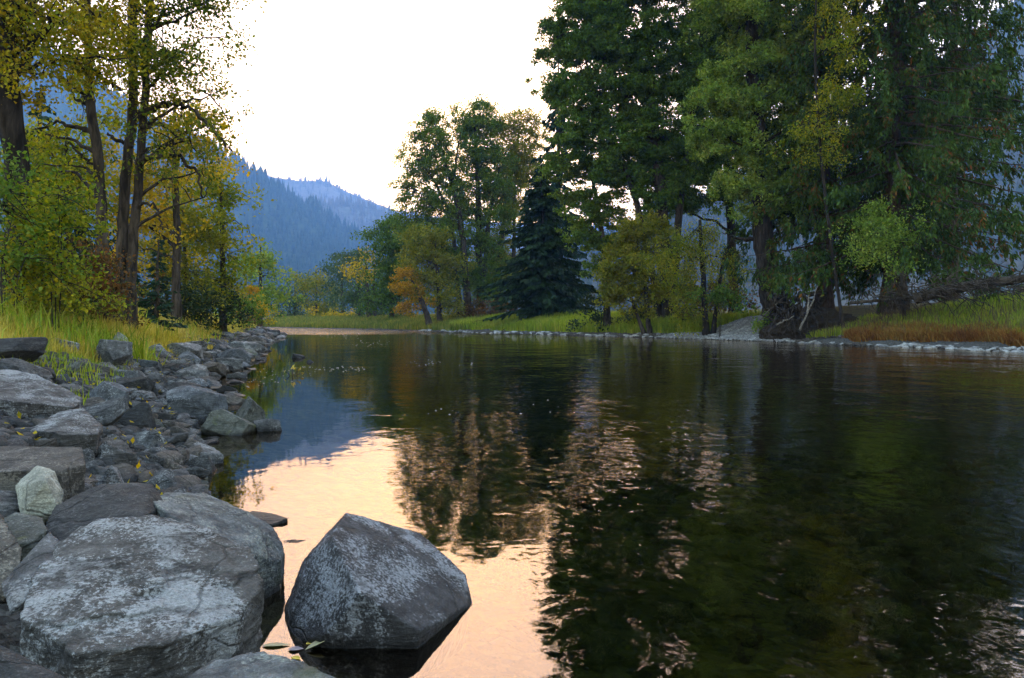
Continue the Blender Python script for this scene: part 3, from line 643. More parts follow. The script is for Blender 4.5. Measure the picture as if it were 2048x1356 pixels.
# the big right bank group
broadleaf('cottonwood_tree', 'huge dark green cottonwood filling the middle of the right bank', 'tree', 63,
    [[(1338, 640, .6), (1330, 500, .5), (1318, 350, .45), (1300, 150, .36), (1285, -50, .26), (1270, -300, .1)], [(1340, 560, .35), (1360, 400, .3), (1390, 200, .2), (1410, 0, .1)], [(1330, 520, .3), (1270, 380, .25), (1200, 220, .15), (1160, 80, .06)]],
    [(1150, 40, 50, 50), (1110, 90, 36, 34, 0, .8), (1130, 160, 46, 36), (1200, 120, 70, 60), (1180, 220, 60, 50), (1135, 270, 40, 34), (1250, 200, 70, 60), (1290, 90, 90, 70), (1220, 10, 80, 60), (1180, -60, 60, 50), (1300, -60, 120, 80),
     (1200, -180, 110, 90), (1330, -200, 140, 100), (1310, 270, 80, 60), (1240, 310, 60, 50), (1390, 180, 90, 80), (1420, 40, 90, 70), (1400, 310, 70, 60), (1320, 370, 60, 40), (1260, -330, 120, 100), (1430, -120, 100, 80)],
    leaf='deep', size=.22, clump=.36, dens=.66, per=52, seed=39, limbs=[[(1310, 300, .2), (1250, 270), (1180, 250), (1120, 265)], [(1300, 160, .18), (1230, 110), (1150, 60), (1090, 85)]])
broadleaf('cottonwood_tree', 'shadowy cottonwood standing behind the massive trunk', 'tree', 72,
    [[(1470, 640, .5), (1462, 450, .4), (1450, 200, .3), (1445, -100, .15)]],
    [(1360, 320, 70, 50), (1430, 400, 60, 40), (1460, 260, 80, 70), (1400, 120, 90, 80), (1520, 150, 90, 80), (1540, 300, 70, 60), (1340, 420, 50, 36), (1300, 330, 60, 50), (1500, 0, 120, 90), (1600, 100, 70, 70), (1480, -150, 140, 110)],
    leaf='deep', bark='black', size=.24, clump=.42, dens=.5, per=44, seed=54)
broadleaf('cottonwood_tree', 'fresh green cottonwood with layered boughs right of the black fir', 'tree', 66,
    [[(1215, 640, .3), (1210, 500, .22), (1190, 380, .15), (1170, 300, .06)]],
    [(1150, 330, 46, 34), (1200, 350, 50, 36), (1160, 400, 46, 36), (1215, 420, 46, 36), (1180, 465, 46, 30), (1225, 490, 40, 30), (1200, 520, 26, 20, 0, .7)],
    leaf='green', size=.22, clump=.36, dens=.55, per=46, seed=40, flat=.5)
broadleaf('cottonwood_tree', 'old cottonwood with a massive dark trunk above the exposed roots', 'tree', 51,
    [[(1562, 672, 1.05), (1545, 600, .85), (1528, 500, .72), (1520, 380, .62), (1512, 200, .5), (1500, 20, .42), (1495, -250, .2)]],
    [(1480, 130, 60, 46), (1545, 110, 56, 40), (1440, 190, 50, 40), (1510, 190, 60, 40), (1420, 260, 50, 40), (1490, 280, 50, 34), (1560, 340, 56, 36), (1610, 330, 50, 36), (1530, 390, 60, 34), (1480, 360, 40, 34), (1590, 400, 40, 28, 0, .8),
     (1500, 20, 90, 60), (1590, 40, 70, 60), (1570, 200, 50, 50), (1600, 260, 50, 40), (1480, -100, 130, 80), (1580, -120, 110, 90), (1520, -270, 150, 110), (1545, 560, 20, 24, -.8, .5), (1530, 640, 14, 18, -1, .6)],
    leaf='pale', bark='black', size=.21, clump=.32, dens=.62, per=50, seed=42, hang=.35, elong=.45, limbs=[[(1525, 470, .2), (1500, 480), (1470, 475), (1445, 465)], [(1520, 330, .22), (1470, 300), (1420, 280)]])
broadleaf('willow_tree', 'olive yellow leafy tree drooping over the green waterside grass', 'tree', 60,
    [[(1300, 640, .2), (1290, 560, .15), (1270, 470, .06)], [(1290, 640, .15), (1250, 560, .1), (1230, 510, .04)]],
    [(1265, 460, 46, 26), (1240, 500, 44, 30), (1290, 510, 46, 34), (1250, 555, 50, 34), (1225, 590, 30, 24), (1290, 580, 40, 32), (1310, 450, 34, 30, 0, .8)],
    leaf='olive', size=.2, clump=.34, dens=.55, per=46, seed=43, hang=.2)
broadleaf('willow_tree', 'trailing yellow green willow left of the massive trunk', 'tree', 54,
    [[(1412, 640, .22), (1405, 540, .18), (1400, 440, .1)], [(1425, 640, .16), (1445, 520, .12), (1470, 460, .05)]],
    [(1390, 460, 50, 30), (1370, 510, 32, 36), (1420, 510, 40, 34, 0, .7), (1372, 570, 24, 36), (1378, 615, 16, 24), (1460, 500, 34, 30, 0, .5), (1440, 560, 24, 24, 0, .5), (1340, 480, 30, 30, 0, .7)],
    leaf='yellowgreen', bark='black', size=.18, clump=.4, dens=.75, per=36, seed=44, hang=.9, elong=.4, flat=1.2)
shrub('dark overhanging bush beside the gravel slope', 52, [(1440, 590, 26, 14), (1480, 596, 18, 10)], 'deep', 45, size=.2, clump=.42)
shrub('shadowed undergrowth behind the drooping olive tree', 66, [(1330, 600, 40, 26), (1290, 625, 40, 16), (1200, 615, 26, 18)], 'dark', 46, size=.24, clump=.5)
shrub('brown autumn undergrowth between the willow and the dark bush', 58, [(1380, 600, 34, 22), (1440, 590, 34, 20)], 'rust', 47, size=.22, clump=.46)
conifer('cedar_tree', 'cedar with a straight trunk close behind the massive cottonwood', 'tree', 50, (1648, 640), (1650, -330), 118, leaf='cedar', bark='cedar', spray=1.0, sw=.10, step=.42, hang=1.5, rt=.5, start=.14, seed=48, nb=5, strands=4.8, rag=.55, droop=.42,
        profile=lambda q: (1 - q) ** .6 * (.62 + .38 * min(1, q * 3)), per=1.9)
conifer('cedar_tree', 'broad weeping cedar spreading widest over the right bank', 'tree', 47, (1786, 625), (1800, -420), 225, leaf='cedar', bark='cedar', spray=1.1, sw=.10, step=.34, hang=1.5, rt=.7, start=.12, seed=49, nb=6, strands=4.8, rag=.5, droop=.36,
        profile=lambda q: (1 - q) ** .6 * min(1, .75 + q * 1.6), per=1.8)
conifer('cedar_tree', 'rear cedar whose boughs reach the right picture edge', 'tree', 54, (1900, 610), (1915, -330), 150, leaf='cedar', bark='cedar', spray=1.2, sw=.11, step=.42, hang=1.5, rt=.5, start=.22, seed=50, nb=5, strands=4.8, rag=.55, droop=.4, per=1.7,
        profile=lambda q: (1 - q) ** .6 * min(1, .45 + q * 1.9))
broadleaf('cottonwood_tree', 'thin grey stemmed cottonwood with yellowing sprays in front of the cedars', 'tree', 43.5,
    [[(1690, 650, .1), (1665, 520, .09), (1640, 330, .08), (1632, 120, .075), (1630, -40, .05)]],
    [(1700, 195, 60, 24, 0, .9), (1650, 260, 26, 34, 0, .8), (1620, 300, 40, 18, 0, .8), (1665, 20, 70, 36, 0, .7), (1680, 90, 50, 26, 0, .6), (1610, 240, 26, 30, 0, .6), (1650, 160, 30, 26, 0, .6), (1640, -70, 80, 60)],
    leaf='yellowgreen', bark='black', size=.17, clump=.36, dens=.6, per=28, seed=51, hang=.4, elong=.5)
broadleaf('cottonwood_tree', 'small pale leaved tree hanging before the broad cedar', 'tree', 42,
    [[(1810, 640, .12), (1800, 540, .09), (1770, 440, .04)]],
    [(1760, 420, 44, 24), (1730, 450, 34, 24), (1780, 455, 44, 28), (1750, 485, 40, 20, 0, .8)], leaf='pale', bark='black', size=.18, clump=.38, dens=.8, per=36, seed=52, hang=.4, elong=.45)

# ------------------------------------------------------------------ rocks
RM = dict(
    grey=rock_mat('rock_grey', (.035, .034, .034), (.15, .143, .138), (.29, .28, .27), .35, var=.45),
    blue=rock_mat('rock_blue_grey', (.035, .036, .04), (.13, .132, .138), (.26, .262, .27), .3, var=.45),
    dark=rock_mat('rock_dark', (.012, .011, .0105), (.042, .039, .037), (.085, .08, .077), .3),
    brown=rock_mat('rock_brown', (.032, .026, .02), (.11, .092, .074), (.18, .155, .125), .4),
    moss=rock_mat('rock_mossy', (.032, .032, .024), (.11, .107, .09), (.17, .165, .145), .2, moss=.8),
    pale=rock_mat('rock_pale', (.16, .145, .115), (.33, .305, .245), (.40, .38, .33), .25, wet=False),
    layered=rock_mat('rock_layered', (.035, .029, .025), (.13, .118, .11), (.29, .283, .28), .8, var=.05, patchpos=.5),
    boulder=rock_mat('rock_boulder', (.016, .0145, .015), (.07, .065, .067), (.25, .25, .265), .25, var=.02, patchpos=.53),
    lichen=rock_mat('rock_lichen', (.05, .05, .05), (.18, .18, .175), (.25, .25, .21), .4, var=.05, moss=.35),
    white=rock_mat('stone_white', (.16, .155, .15), (.38, .37, .36), (.56, .55, .54), .1, wet=False, var=.4),
    bed=rock_mat('stone_algae', (.03, .032, .01), (.16, .16, .05), (.24, .235, .09), .1, wet=False, var=.45),
    cobble=rock_mat('stone_pale', (.13, .127, .122), (.30, .29, .28), (.50, .49, .48), .1, wet=False, var=.4),
)
def ico(sub):
    bm = bmesh.new(); bmesh.ops.create_icosphere(bm, subdivisions=sub, radius=1.0)
    v = np.array([x.co[:] for x in bm.verts]); f = np.array([[x.index for x in q.verts] for q in bm.faces]); bm.free()
    return v / np.linalg.norm(v, axis=1)[:, None], f
ICO = {k: ico(k) for k in (2, 3, 5, 6, 7)}

def star(dirs, nrm, d, p):
    p = p * 4.5
    "radius of the solid cut out by planes n.x = d, its edges worn round"
    q = np.clip(dirs @ nrm.T / d[None], 0, None)
    m = q.max(1, keepdims=True)
    return 1.0 / (m[:, 0] * ((q / m) ** p).sum(1) ** (1.0 / p))
def rough(dirs, r, amp, seed, sc=1.0):
    o = seed * 7.13
    n = .55 * fbm(dirs * 2.1 * sc + o, 3) + .5 * fbm(dirs * 6 * sc + o, 4) * .6 + .12 * np.abs(fbm(dirs * [7, 7, 19] * sc + o, 3))
    return r * (1 + amp * n)
def rock_shape(seed, cuts=13, p=22, amp=.12, sub=5, flat=False):
    r = np.random.default_rng(seed); d, f = ICO[sub]
    cuts = cuts - 3
    nrm = r.normal(size=(cuts, 3)); nrm /= np.linalg.norm(nrm, axis=1)[:, None]
    if flat: nrm = np.concatenate([nrm, [[.08, .05, 1], [0, 0, -1]]]); nrm /= np.linalg.norm(nrm, axis=1)[:, None]
    dd = .6 + .4 * r.random(len(nrm))
    if flat: dd[-2:] = .62
    box = np.array([[1, 0, 0], [-1, 0, 0], [0, 1, 0], [0, -1, 0], [0, 0, 1], [0, 0, -1.]])
    q = Euler(r.normal(size=3) * .5).to_matrix(); box = box @ np.array(q)
    nrm = np.concatenate([nrm, box]); dd = np.concatenate([dd, .8 + .15 * r.random(6)])
    v = d * rough(d, star(d, nrm, dd, p), amp, seed)[:, None]
    v /= np.abs(v).max(0)
    return v, f
def hull_rock(name, label, pts, mat, seed, p=26, amp=.05, sub=6, ledge=0.0):
    "a boulder of its own from the corner points read off the photograph"
    pts = np.array(pts, float); c = (pts.max(0) + pts.min(0)) / 2; q = pts - c
    bm = bmesh.new()
    for x in q: bm.verts.new(x)
    res = bmesh.ops.convex_hull(bm, input=bm.verts); bm.normal_update()
    pl = [(np.array(f.normal[:]), f.calc_center_median()) for f in bm.faces]; bm.free()
    N, D = [], []
    for n, m in pl:
        dd = float(np.dot(n, np.array(m[:])))
        if dd < 0: n, dd = -n, -dd
        if any(np.dot(n, k) > .995 and abs(dd - e) < .02 for k, e in zip(N, D)): continue
        N.append(n); D.append(max(dd, .02))
    d, f = ICO[sub]; ext = (q.max(0) - q.min(0)) / 2
    du = d * ext; du /= np.linalg.norm(du, axis=1)[:, None]
    r = star(du, np.array(N), np.array(D), p * 1.2)
    v = du * r[:, None]
    s = ext.mean(); o = seed * 3.7
    nn = fbm(v / s * 1.6 + o, 4) * .8 + .45 * fbm(v / s * 6 + o, 4) + .34 * fbm(v / s * 19 + o, 4)
    if ledge:
        w = v / s * [1.1, 1.8, 4.5] + .5 * fbm(v / s * 2 + o, 3)[:, None]
        k = fbm(w + o, 3); nn = nn + ledge * (np.clip((k - .02) * 9, -1, 1) * .55 - np.exp(-(k / .05) ** 2) * .6)
    v = v + du * (nn * amp * s)[:, None]
    o_ = link(name, make_mesh(name, v, [f], RM[mat], True)); o_.location = c
    tag(o_, label, 'rock', 'big rocks of the left shore')
    HERO.append((c[0], c[1], max(ext[0], ext[1]) * .8)); return o_
HERO = []
def Q(*a): return [P(*x) for x in a]
def low(pts, z, k=1.0):
    pts = np.array(pts); c = pts.mean(0); q = c + (pts - c) * k; q[:, 2] = z; return list(q)

# boulder standing in the water
ring = Q((566, 1232, 3.48), (578, 1290, 3.2), (700, 1292, 3.10), (838, 1288, 3.12), (944, 1208, 3.56), (930, 1150, 3.86), (760, 1150, 4.25), (600, 1150, 3.95))
hull_rock('rock', 'angular pyramid shaped boulder standing alone in the peach water', ring + low(ring, -.3, .85) +
    Q((692, 1024, 3.82), (664, 1072, 3.36), (722, 1036, 3.95), (840, 1066, 4.1), (606, 1120, 3.62), (905, 1138, 4.0), (722, 1188, 3.03), (586, 1215, 3.34), (838, 1262, 3.06), (650, 1270, 3.06)), 'boulder', 1, p=60, amp=.028, sub=7, ledge=.15)
# big layered slab in the lower left
top = Q((108, 1092, 2.92), (190, 1034, 3.12), (310, 1024, 3.16), (420, 1050, 3.12), (500, 1096, 3.0), (536, 1160, 2.84), (486, 1228, 2.6), (340, 1296, 2.36), (150, 1306, 2.26), (50, 1240, 2.42), (70, 1150, 2.7))
hull_rock('rock', 'largest rounded slab with pale layered top at the lower left', top + low(top, -.05, .86) + low(top, .2, .98), 'layered', 2, p=30, amp=.05, sub=7, ledge=.7)
top = Q((420, 1320, 2.15), (520, 1298, 2.22), (620, 1325, 2.12), (690, 1362, 2.02), (600, 1420, 1.9), (380, 1400, 1.95), (372, 1350, 2.05))
hull_rock('rock', 'pale mottled rock cut off by the bottom edge beside the floating leaves', top + low(top, -.2, .95), 'lichen', 3, p=24, amp=.05, ledge=.4)
top = Q((330, 985, 3.95), (410, 985, 4.1), (505, 1028, 4.0), (548, 1058, 3.95), (568, 1100, 3.9), (560, 1125, 3.75), (470, 1100, 3.4), (340, 1030, 3.4), (300, 1000, 3.6))
hull_rock('rock', 'long smooth boulder with greenish lichen sloping into the water', top + low(top, -.2, 1.0), 'lichen', 4, p=18, amp=.05, sub=7)
top = Q((85, 1060, 3.35), (110, 1010, 3.5), (200, 968, 3.7), (305, 965, 3.8), (332, 1010, 3.65), (290, 1030, 3.35), (120, 1090, 3.2))
hull_rock('rock', 'dark wedge shaped rock leaning behind the largest slab', top + low(top, 0, .95), 'dark', 5, p=30, amp=.05)
top = Q((-120, 900, 4.5), (0, 893, 4.6), (166, 893, 4.55), (170, 930, 4.25), (120, 942, 4.1), (-120, 950, 4.0))
hull_rock('rock', 'flat topped block with a dark front at the left edge above the pale stone', top + low(top, .1, .97), 'brown', 6, p=40, amp=.04)
top = Q((-140, 745, 7.4), (20, 738, 7.6), (70, 748, 7.6), (165, 796, 7.2), (150, 815, 6.9), (0, 800, 6.6), (-140, 790, 6.4))
hull_rock('rock', 'huge flat slab with rusty grey top at the left edge below the grass', top + low(top, .42, .97), 'layered', 7, p=40, amp=.035, ledge=.4)
top = Q((55, 860, 6.0), (120, 822, 6.5), (165, 815, 6.5), (205, 850, 6.2), (195, 868, 5.9), (120, 870, 5.75))
hull_rock('rock', 'light cracked slab with a dark undercut edge right below the huge flat slab', top + low(top, .28, .96), 'layered', 8, p=36, amp=.05, ledge=.6)
hull_rock('rock', 'pale cream pointed stone standing upright between darker rocks', Q((75, 930, 3.95), (110, 940, 3.9), (30, 975, 3.75), (45, 1030, 3.6), (120, 1030, 3.6), (128, 985, 3.75), (90, 960, 3.6), (40, 960, 4.0), (110, 975, 4.1), (60, 1060, 3.7), (110, 1050, 3.9)), 'pale', 9, p=24, amp=.06)
hull_rock('rock', 'rounded rock with a light cap at the left edge under the pale cream stone', Q((-20, 1050, 3.3), (30, 1022, 3.4), (85, 1035, 3.35), (95, 1060, 3.2), (60, 1085, 3.1), (-20, 1095, 3.1), (-20, 1130, 3.1), (70, 1120, 3.1), (80, 1090, 3.35)), 'moss', 10, p=18, amp=.06)
hull_rock('rock', 'slanting grey slab wedged along the left side of the largest slab', Q((100, 1060, 3.05), (130, 1090, 2.95), (20, 1190, 2.6), (0, 1170, 2.7), (60, 1110, 2.95), (95, 1170, 2.65), (20, 1230, 2.5), (100, 1200, 2.7)), 'grey', 11, p=26, amp=.05)
hull_rock('rock', 'dark rock cut off by the lower left picture corner', Q((-40, 1270, 2.2), (60, 1320, 2.15), (110, 1345, 2.1), (60, 1420, 1.95), (-60, 1420, 1.95), (-30, 1310, 2.1), (120, 1400, 2.0)), 'dark', 12, p=24, amp=.06)
hull_rock('rock', 'brownish broken rock at the left edge beside the slanting slab', Q((-30, 1095, 2.9), (25, 1090, 2.95), (48, 1120, 2.85), (20, 1165, 2.7), (-30, 1170, 2.7), (10, 1200, 2.7)), 'brown', 13, p=24, amp=.07)
def px_rock(label, x0, x1, y0, y1, mat, seed, Y=None, dep=.8, yaw=0.0, tilt=(0, 0), cuts=13, p=22, amp=.12, sub=6, sink=.0, flat=False, name='rock', group='big rocks of the left shore', cat='rock', hero=True):
    "a rock that fills the box x0..x1, y0..y1 of the photograph; its foot decides how far away it lies"
    if Y is None: Y = CAM_H * FPX / (y1 - HORIZ)
    w = (x1 - x0) / FPX * Y / 2; h = (y1 - y0) / FPX * Y / 2
    v, f = rock_shape(seed, cuts, p, amp, sub, flat)
    m = np.array((Matrix.Rotation(yaw, 3, 'Z') @ Matrix.Rotation(tilt[0], 3, 'X') @ Matrix.Rotation(tilt[1], 3, 'Y')))
    v = (v * [1, dep, .75]) @ m.T; v /= np.abs(v[:, [0, 2]]).max(0)[[0, 0, 1]]
    v = v * [w, w, h + sink]
    o = link(name, make_mesh(name, v, [f], RM[mat], True)); c = P((x0 + x1) / 2, (y0 + y1) / 2, Y); c[1] += w * dep * .5; c[2] -= sink
    o.location = c; tag(o, label, cat, group)
    if hero: HERO.append((c[0], c[1], w * .8))
    return o
px_rock('mossy olive boulder lying at the water left of the rounder one', 403, 505, 818, 868, 'moss', 31, sink=.12, p=14)
px_rock('rounded olive grey boulder farthest out in the water by the shore', 456, 536, 795, 848, 'moss', 32, Y=9.6, sink=.15, p=12)
px_rock('small pointed rock at the tip of the two olive boulders', 500, 566, 832, 862, 'grey', 33, sink=.12)
px_rock('broad blue grey slab sloping from the rubble to the water', 322, 455, 768, 832, 'blue', 34, Y=10.2, sink=.15, flat=True, tilt=(0, .25), p=30)
px_rock('blocky dark grey rock in the middle of the rubble', 216, 298, 806, 868, 'dark', 35, Y=8.2, sink=.12, p=30)
px_rock('grey rounded rock in front of the blocky dark one', 232, 330, 864, 925, 'grey', 36, Y=7.2, sink=.12, p=14)
px_rock('light slanted slab between flat topped block and rounded rock', 160, 268, 885, 935, 'layered', 37, Y=5.9, sink=.12, flat=True, tilt=(.15, .3), p=32)
px_rock('streaked grey rock beside the dark triangular stone', 180, 262, 925, 990, 'layered', 38, Y=5.0, sink=.12, tilt=(0, .3), p=28)
px_rock('pale bluish slab at the end of the near rubble', 338, 440, 890, 935, 'grey', 39, Y=7.0, sink=.12, flat=True, tilt=(.1, .15))
px_rock('dark triangular rock at the near waterline', 352, 432, 912, 946, 'dark', 40, Y=6.6, sink=.15, p=30, cuts=8)
px_rock('dark blocky rock dipping its corner in the water', 318, 398, 936, 978, 'dark', 41, Y=6.0, sink=.15, p=34, cuts=9)
px_rock('reddish brown wedge shaped rock in the rubble', 262, 335, 912, 950, 'brown', 42, Y=6.4, sink=.1, p=30, cuts=8)
px_rock('round topped grey rock just above the long smooth boulder', 268, 350, 944, 985, 'grey', 43, Y=5.4, sink=.12, p=14)
px_rock('large grey slab tilted up behind the light cracked slab', 165, 260, 758, 815, 'blue', 44, Y=8.8, sink=.1, p=28, tilt=(0, .35), flat=True)
px_rock('long rock lying in the grass at the top of the rubble', 176, 252, 678, 712, 'grey', 45, Y=14, sink=.12, flat=True)
px_rock('flat grey rock at the grass edge near the left', 88, 150, 676, 706, 'grey', 46, Y=13.5, sink=.12, flat=True, tilt=(0, .1))
px_rock('small pale boulder sitting in the yellow grass', 216, 260, 664, 690, 'cobble', 47, Y=16.5, sink=.15, p=12)
px_rock('brown rounded rock among grass tufts at the left', 2, 56, 706, 742, 'brown', 48, Y=10.5, sink=.15)
px_rock('mossy brown rock under a tuft of grass', 118, 165, 715, 745, 'moss', 49, Y=11, sink=.12)
top = Q((470, 1034, 5.0), (505, 1024, 5.2), (545, 1026, 5.15), (576, 1036, 5.02), (550, 1048, 4.92), (510, 1050, 4.9))
hull_rock('rock', 'flat stone barely above the water behind the long boulder', top + low(top, -.12, 1.1), 'brown', 50, p=10, amp=.05)
top = Q((545, 1080, 4.6), (590, 1077, 4.65), (612, 1080, 4.6), (590, 1088, 4.52), (560, 1092, 4.5))
hull_rock('rock', 'thin gravelly stone breaking the peach water', top + low(top, -.1, 1.15), 'dark', 51, p=10, amp=.06)
px_rock('small dark rock alone in the water left of the riffle', 576, 608, 707, 716, 'dark', 52, sink=.1, hero=False)
px_rock('tiny dark rock right of the lone water rock', 612, 628, 719, 725, 'dark', 53, sink=.08, hero=False)

# rubble of the left shore: twenty rock shapes, each rock an object of its own
protos = []
for k in range(20):
    v, f = rock_shape(200 + k, 9 + k % 7, 18 + (k * 5) % 18, .12, 5, flat=k % 2 == 0)
    protos.append({m: make_mesh('rock', v, [f], RM[m], True) for m in ('grey', 'blue', 'dark', 'brown', 'moss', 'layered')})
def left_shore_x(Y): 
    a = np.array(SHORE_L); return float(np.interp(Y, a[:, 1], a[:, 0]))
r = np.random.default_rng(5); placed = list(HERO); cnt = {}
LAB = {'grey': 'grey angular rock in the rubble of the left shore', 'blue': 'bluish grey angular rock in the rubble of the left shore', 'dark': 'dark wet looking rock in the rubble of the left shore',
       'brown': 'brownish angular rock in the rubble of the left shore', 'layered': 'light topped streaky rock in the rubble of the left shore', 'moss': 'olive stained rock in the rubble of the left shore'}
n = 0; tries = 0
while n < 300 and tries < 30000:
    tries += 1
    Y = math.exp(r.uniform(math.log(3.7), math.log(80)))
    s = (.08 + .25 * r.random() ** 2.1) * (1 + min(Y, 40) / 85) * (1 if tries > 2500 else 1.5)
    off = r.uniform(-.4, 2.9) if Y < 12 else r.uniform(-.5, 1.75)
    if Y < 6.5 and off < .25: continue
    a = np.array(SHORE_L); X = left_shore_x(Y); dx = (left_shore_x(Y + .5) - left_shore_x(Y - .5)); nn = np.array([-1, dx]); nn /= np.linalg.norm(nn)   # into the bank
    x, y = np.array([X, Y]) - 0 + nn * [1, 1] * off if dx > 0 else np.array([X, Y]) + np.array([-1, dx]) / math.hypot(1, dx) * off
    if y < 2.4 or abs(x) > .72 * y + .3: continue
    if off < 0: s *= .6
    if any((x - q[0]) ** 2 + (y - q[1]) ** 2 < (q[2] + s * .72) ** 2 for q in placed): continue
    m = r.choice(['grey', 'blue', 'dark', 'brown', 'moss', 'layered'], p=[.28, .2, .2, .14, .07, .11])
    o = link('rock', protos[r.integers(20)][m]); z = gz(x, y)
    o.location = (x, y, z + s * .16 if off > 0 else max(z, -.05) + s * .02)
    o.scale = (s * r.uniform(.85, 1.35), s * r.uniform(.7, 1.0), s * r.uniform(.32, .66)); o.rotation_euler = (r.normal() * .22, r.normal() * .22, r.uniform(-.9, .9) + math.pi * r.integers(2))
    tag(o, LAB[m], 'rock', 'rubble rocks of the left shore, ' + m); placed.append((x, y, s)); n += 1

# small chips between the rocks, and pale gravel on the far shore
def pebbles(name, label, pts, sizes, mat, seed, sub=2):
    r = np.random.default_rng(seed); d, f = ICO[sub]; n = len(pts); k = len(d)
    v = d[None] * (1 + .3 * r.normal(size=(n, k, 1)).clip(-1, 1)) * (r.uniform(.6, 1.2, (n, 1, 3)) * [1, 1, .6]) * np.asarray(sizes)[:, None, None]
    v = v + np.asarray(pts)[:, None]
    o = link(name, make_mesh(name, v.reshape(-1, 3), [(np.arange(n)[:, None, None] * k + f[None]).reshape(-1, 3)], mat)); tag(o, label, kind='stuff'); return o
def shore_pts(line, n, ylo, yhi, dlo, dhi, side, r, logy=True):
    a = np.array(line); a = a[np.argsort(a[:, 1])]
    Y = np.exp(r.uniform(math.log(ylo), math.log(yhi), n)) if logy else r.uniform(ylo, yhi, n)
    X = np.interp(Y, a[:, 1], a[:, 0]); dx = np.interp(Y + .4, a[:, 1], a[:, 0]) - np.interp(Y - .4, a[:, 1], a[:, 0]); dx /= .8
    nn = np.stack([np.full(n, side), -side * dx], 1); nn /= np.linalg.norm(nn, axis=1)[:, None]
    d = r.uniform(dlo, dhi, n)
    return np.stack([X + nn[:, 0] * d, Y + nn[:, 1] * d], 1), d
r = np.random.default_rng(15)
p2, dd = shore_pts(SHORE_L, 6000, 3.2, 70, .1, 2.6, -1, r); z = ground_z(p2[:, 0], p2[:, 1]); sz = (.02 + .06 * r.random(6000) ** 2) * (1 + p2[:, 1] / 25)
pebbles('gravel', 'stone chips filling the gaps of the left rubble', np.column_stack([p2, z + sz * .2]), sz, RM['dark'], 16)
p2, dd = shore_pts(SHORE_R, 9000, 28, 110, -.5, 2.2, 1, r); z = ground_z(p2[:, 0], p2[:, 1]); sz = .04 + .09 * r.random(9000) ** 2
pebbles('gravel', 'pale gravel along the far waterline', np.column_stack([p2, z + sz * .2]), sz * .8, RM['brown'], 17)
p2, dd = shore_pts(SHORE_R, 12000, 46, 57, 0, 6, 1, r, False); z = ground_z(p2[:, 0], p2[:, 1]); sz = .05 + .1 * r.random(12000) ** 2
pebbles('gravel', 'grey gravel on the slope left of the exposed roots', np.column_stack([p2, z + sz * .2]), sz, RM['cobble'], 18)
def rubble(label, n, mat, seed):
    r = np.random.default_rng(seed); p2, dd = shore_pts(SHORE_L, n, 3.4, 60, .05, 2.5, -1, r); ok = (p2[:, 1] < 13) | (dd < 1.7); p2 = p2[ok]; n = len(p2)
    z = ground_z(p2[:, 0], p2[:, 1]); sh = [rock_shape(400 + seed * 10 + k, 10, 24, .12, 3, flat=k % 2 == 0) for k in range(6)]; vs = []
    for i in range(n):
        s_ = (.025 + .085 * r.random() ** 2) * (1 + p2[i, 1] / 30); v, f = sh[i % 6]
        m = np.array(Euler((r.normal() * .3, r.normal() * .3, r.uniform(0, 6.28))).to_matrix())
        vs.append((v * [s_ * r.uniform(.9, 1.4), s_, s_ * r.uniform(.4, .8)]) @ m.T + [p2[i, 0], p2[i, 1], z[i] + s_ * .25])
    k = len(sh[0][0]); o = link('rubble', make_mesh('rubble', np.concatenate(vs), [(np.arange(n)[:, None, None] * k + sh[0][1][None]).reshape(-1, 3)], RM[mat], True)); tag(o, label, kind='stuff')
rubble('small grey stones wedged between the rocks of the left shore', 1500, 'grey', 1)
rubble('small dark stones wedged between the rocks of the left shore', 1100, 'dark', 2)
rubble('small brown stones wedged between the rocks of the left shore', 900, 'brown', 3)
r = np.random.default_rng(91); q2 = np.column_stack([r.uniform(-.6, 9, 900), r.uniform(2.6, 12, 900)]); q2 = q2[in_river(q2) & (seg_dist(q2, SHORE_L) > 1.5)]
pebbles('riverbed_stones', 'mossy cobbles lying on the river bed', np.column_stack([q2, np.minimum(ground_z(q2[:, 0], q2[:, 1]) + .02, -.25)]), .06 + .16 * r.random(len(q2)) ** 1.6, RM['bed'], 92, 3)
cob = [make_mesh('stone', *(lambda v, f: (v, [f]))(*rock_shape(300 + k, 12, 12, .12, 3)), RM['cobble'], True) for k in range(8)]
def cobbles(n, ylo, yhi, dlo, dhi, label, group, smin, smax, seed, set_=None):
    r = np.random.default_rng(seed); p2, dd = shore_pts(SHORE_R, n, ylo, yhi, dlo, dhi, 1, r, False)
    for (x, y) in p2:
        if abs(x) > .7 * y: continue
        s = r.uniform(smin, smax) * r.uniform(.6, 1); o = link('stone', (set_ or cob)[r.integers(8)]); o.location = (x, y, max(gz(x, y), -.03) + s * .12)
        o.scale = (s * 1.3, s, s * .5); o.rotation_euler = (r.normal() * .15, r.normal() * .15, r.uniform(0, 6.28)); tag(o, label, 'stone', group)
wht = [make_mesh('stone', *(lambda v, f: (v, [f]))(*rock_shape(300 + k, 12, 12, .12, 3)), RM['white'], True) for k in range(8)]
cobbles(150, 28.5, 38, -.5, .9, 'whitish stone on the shore below the rusty and green grass', 'white stones below the grassy bank', .07, .26, 61, wht)
cobbles(60, 46, 57, -.3, 4.5, 'grey white stone on the gravel slope beside the exposed roots', 'stones on the gravel slope', .12, .32, 62)
cobbles(80, 57, 92, -.4, 1.2, 'pale stone along the far waterline under the waterside grass', 'pale stones along the far waterline', .16, .4, 63)
cobbles(14, 38, 46, -.6, .3, 'dull pale stone at the waterline under the exposed roots', 'stones under the roots', .14, .3, 64)

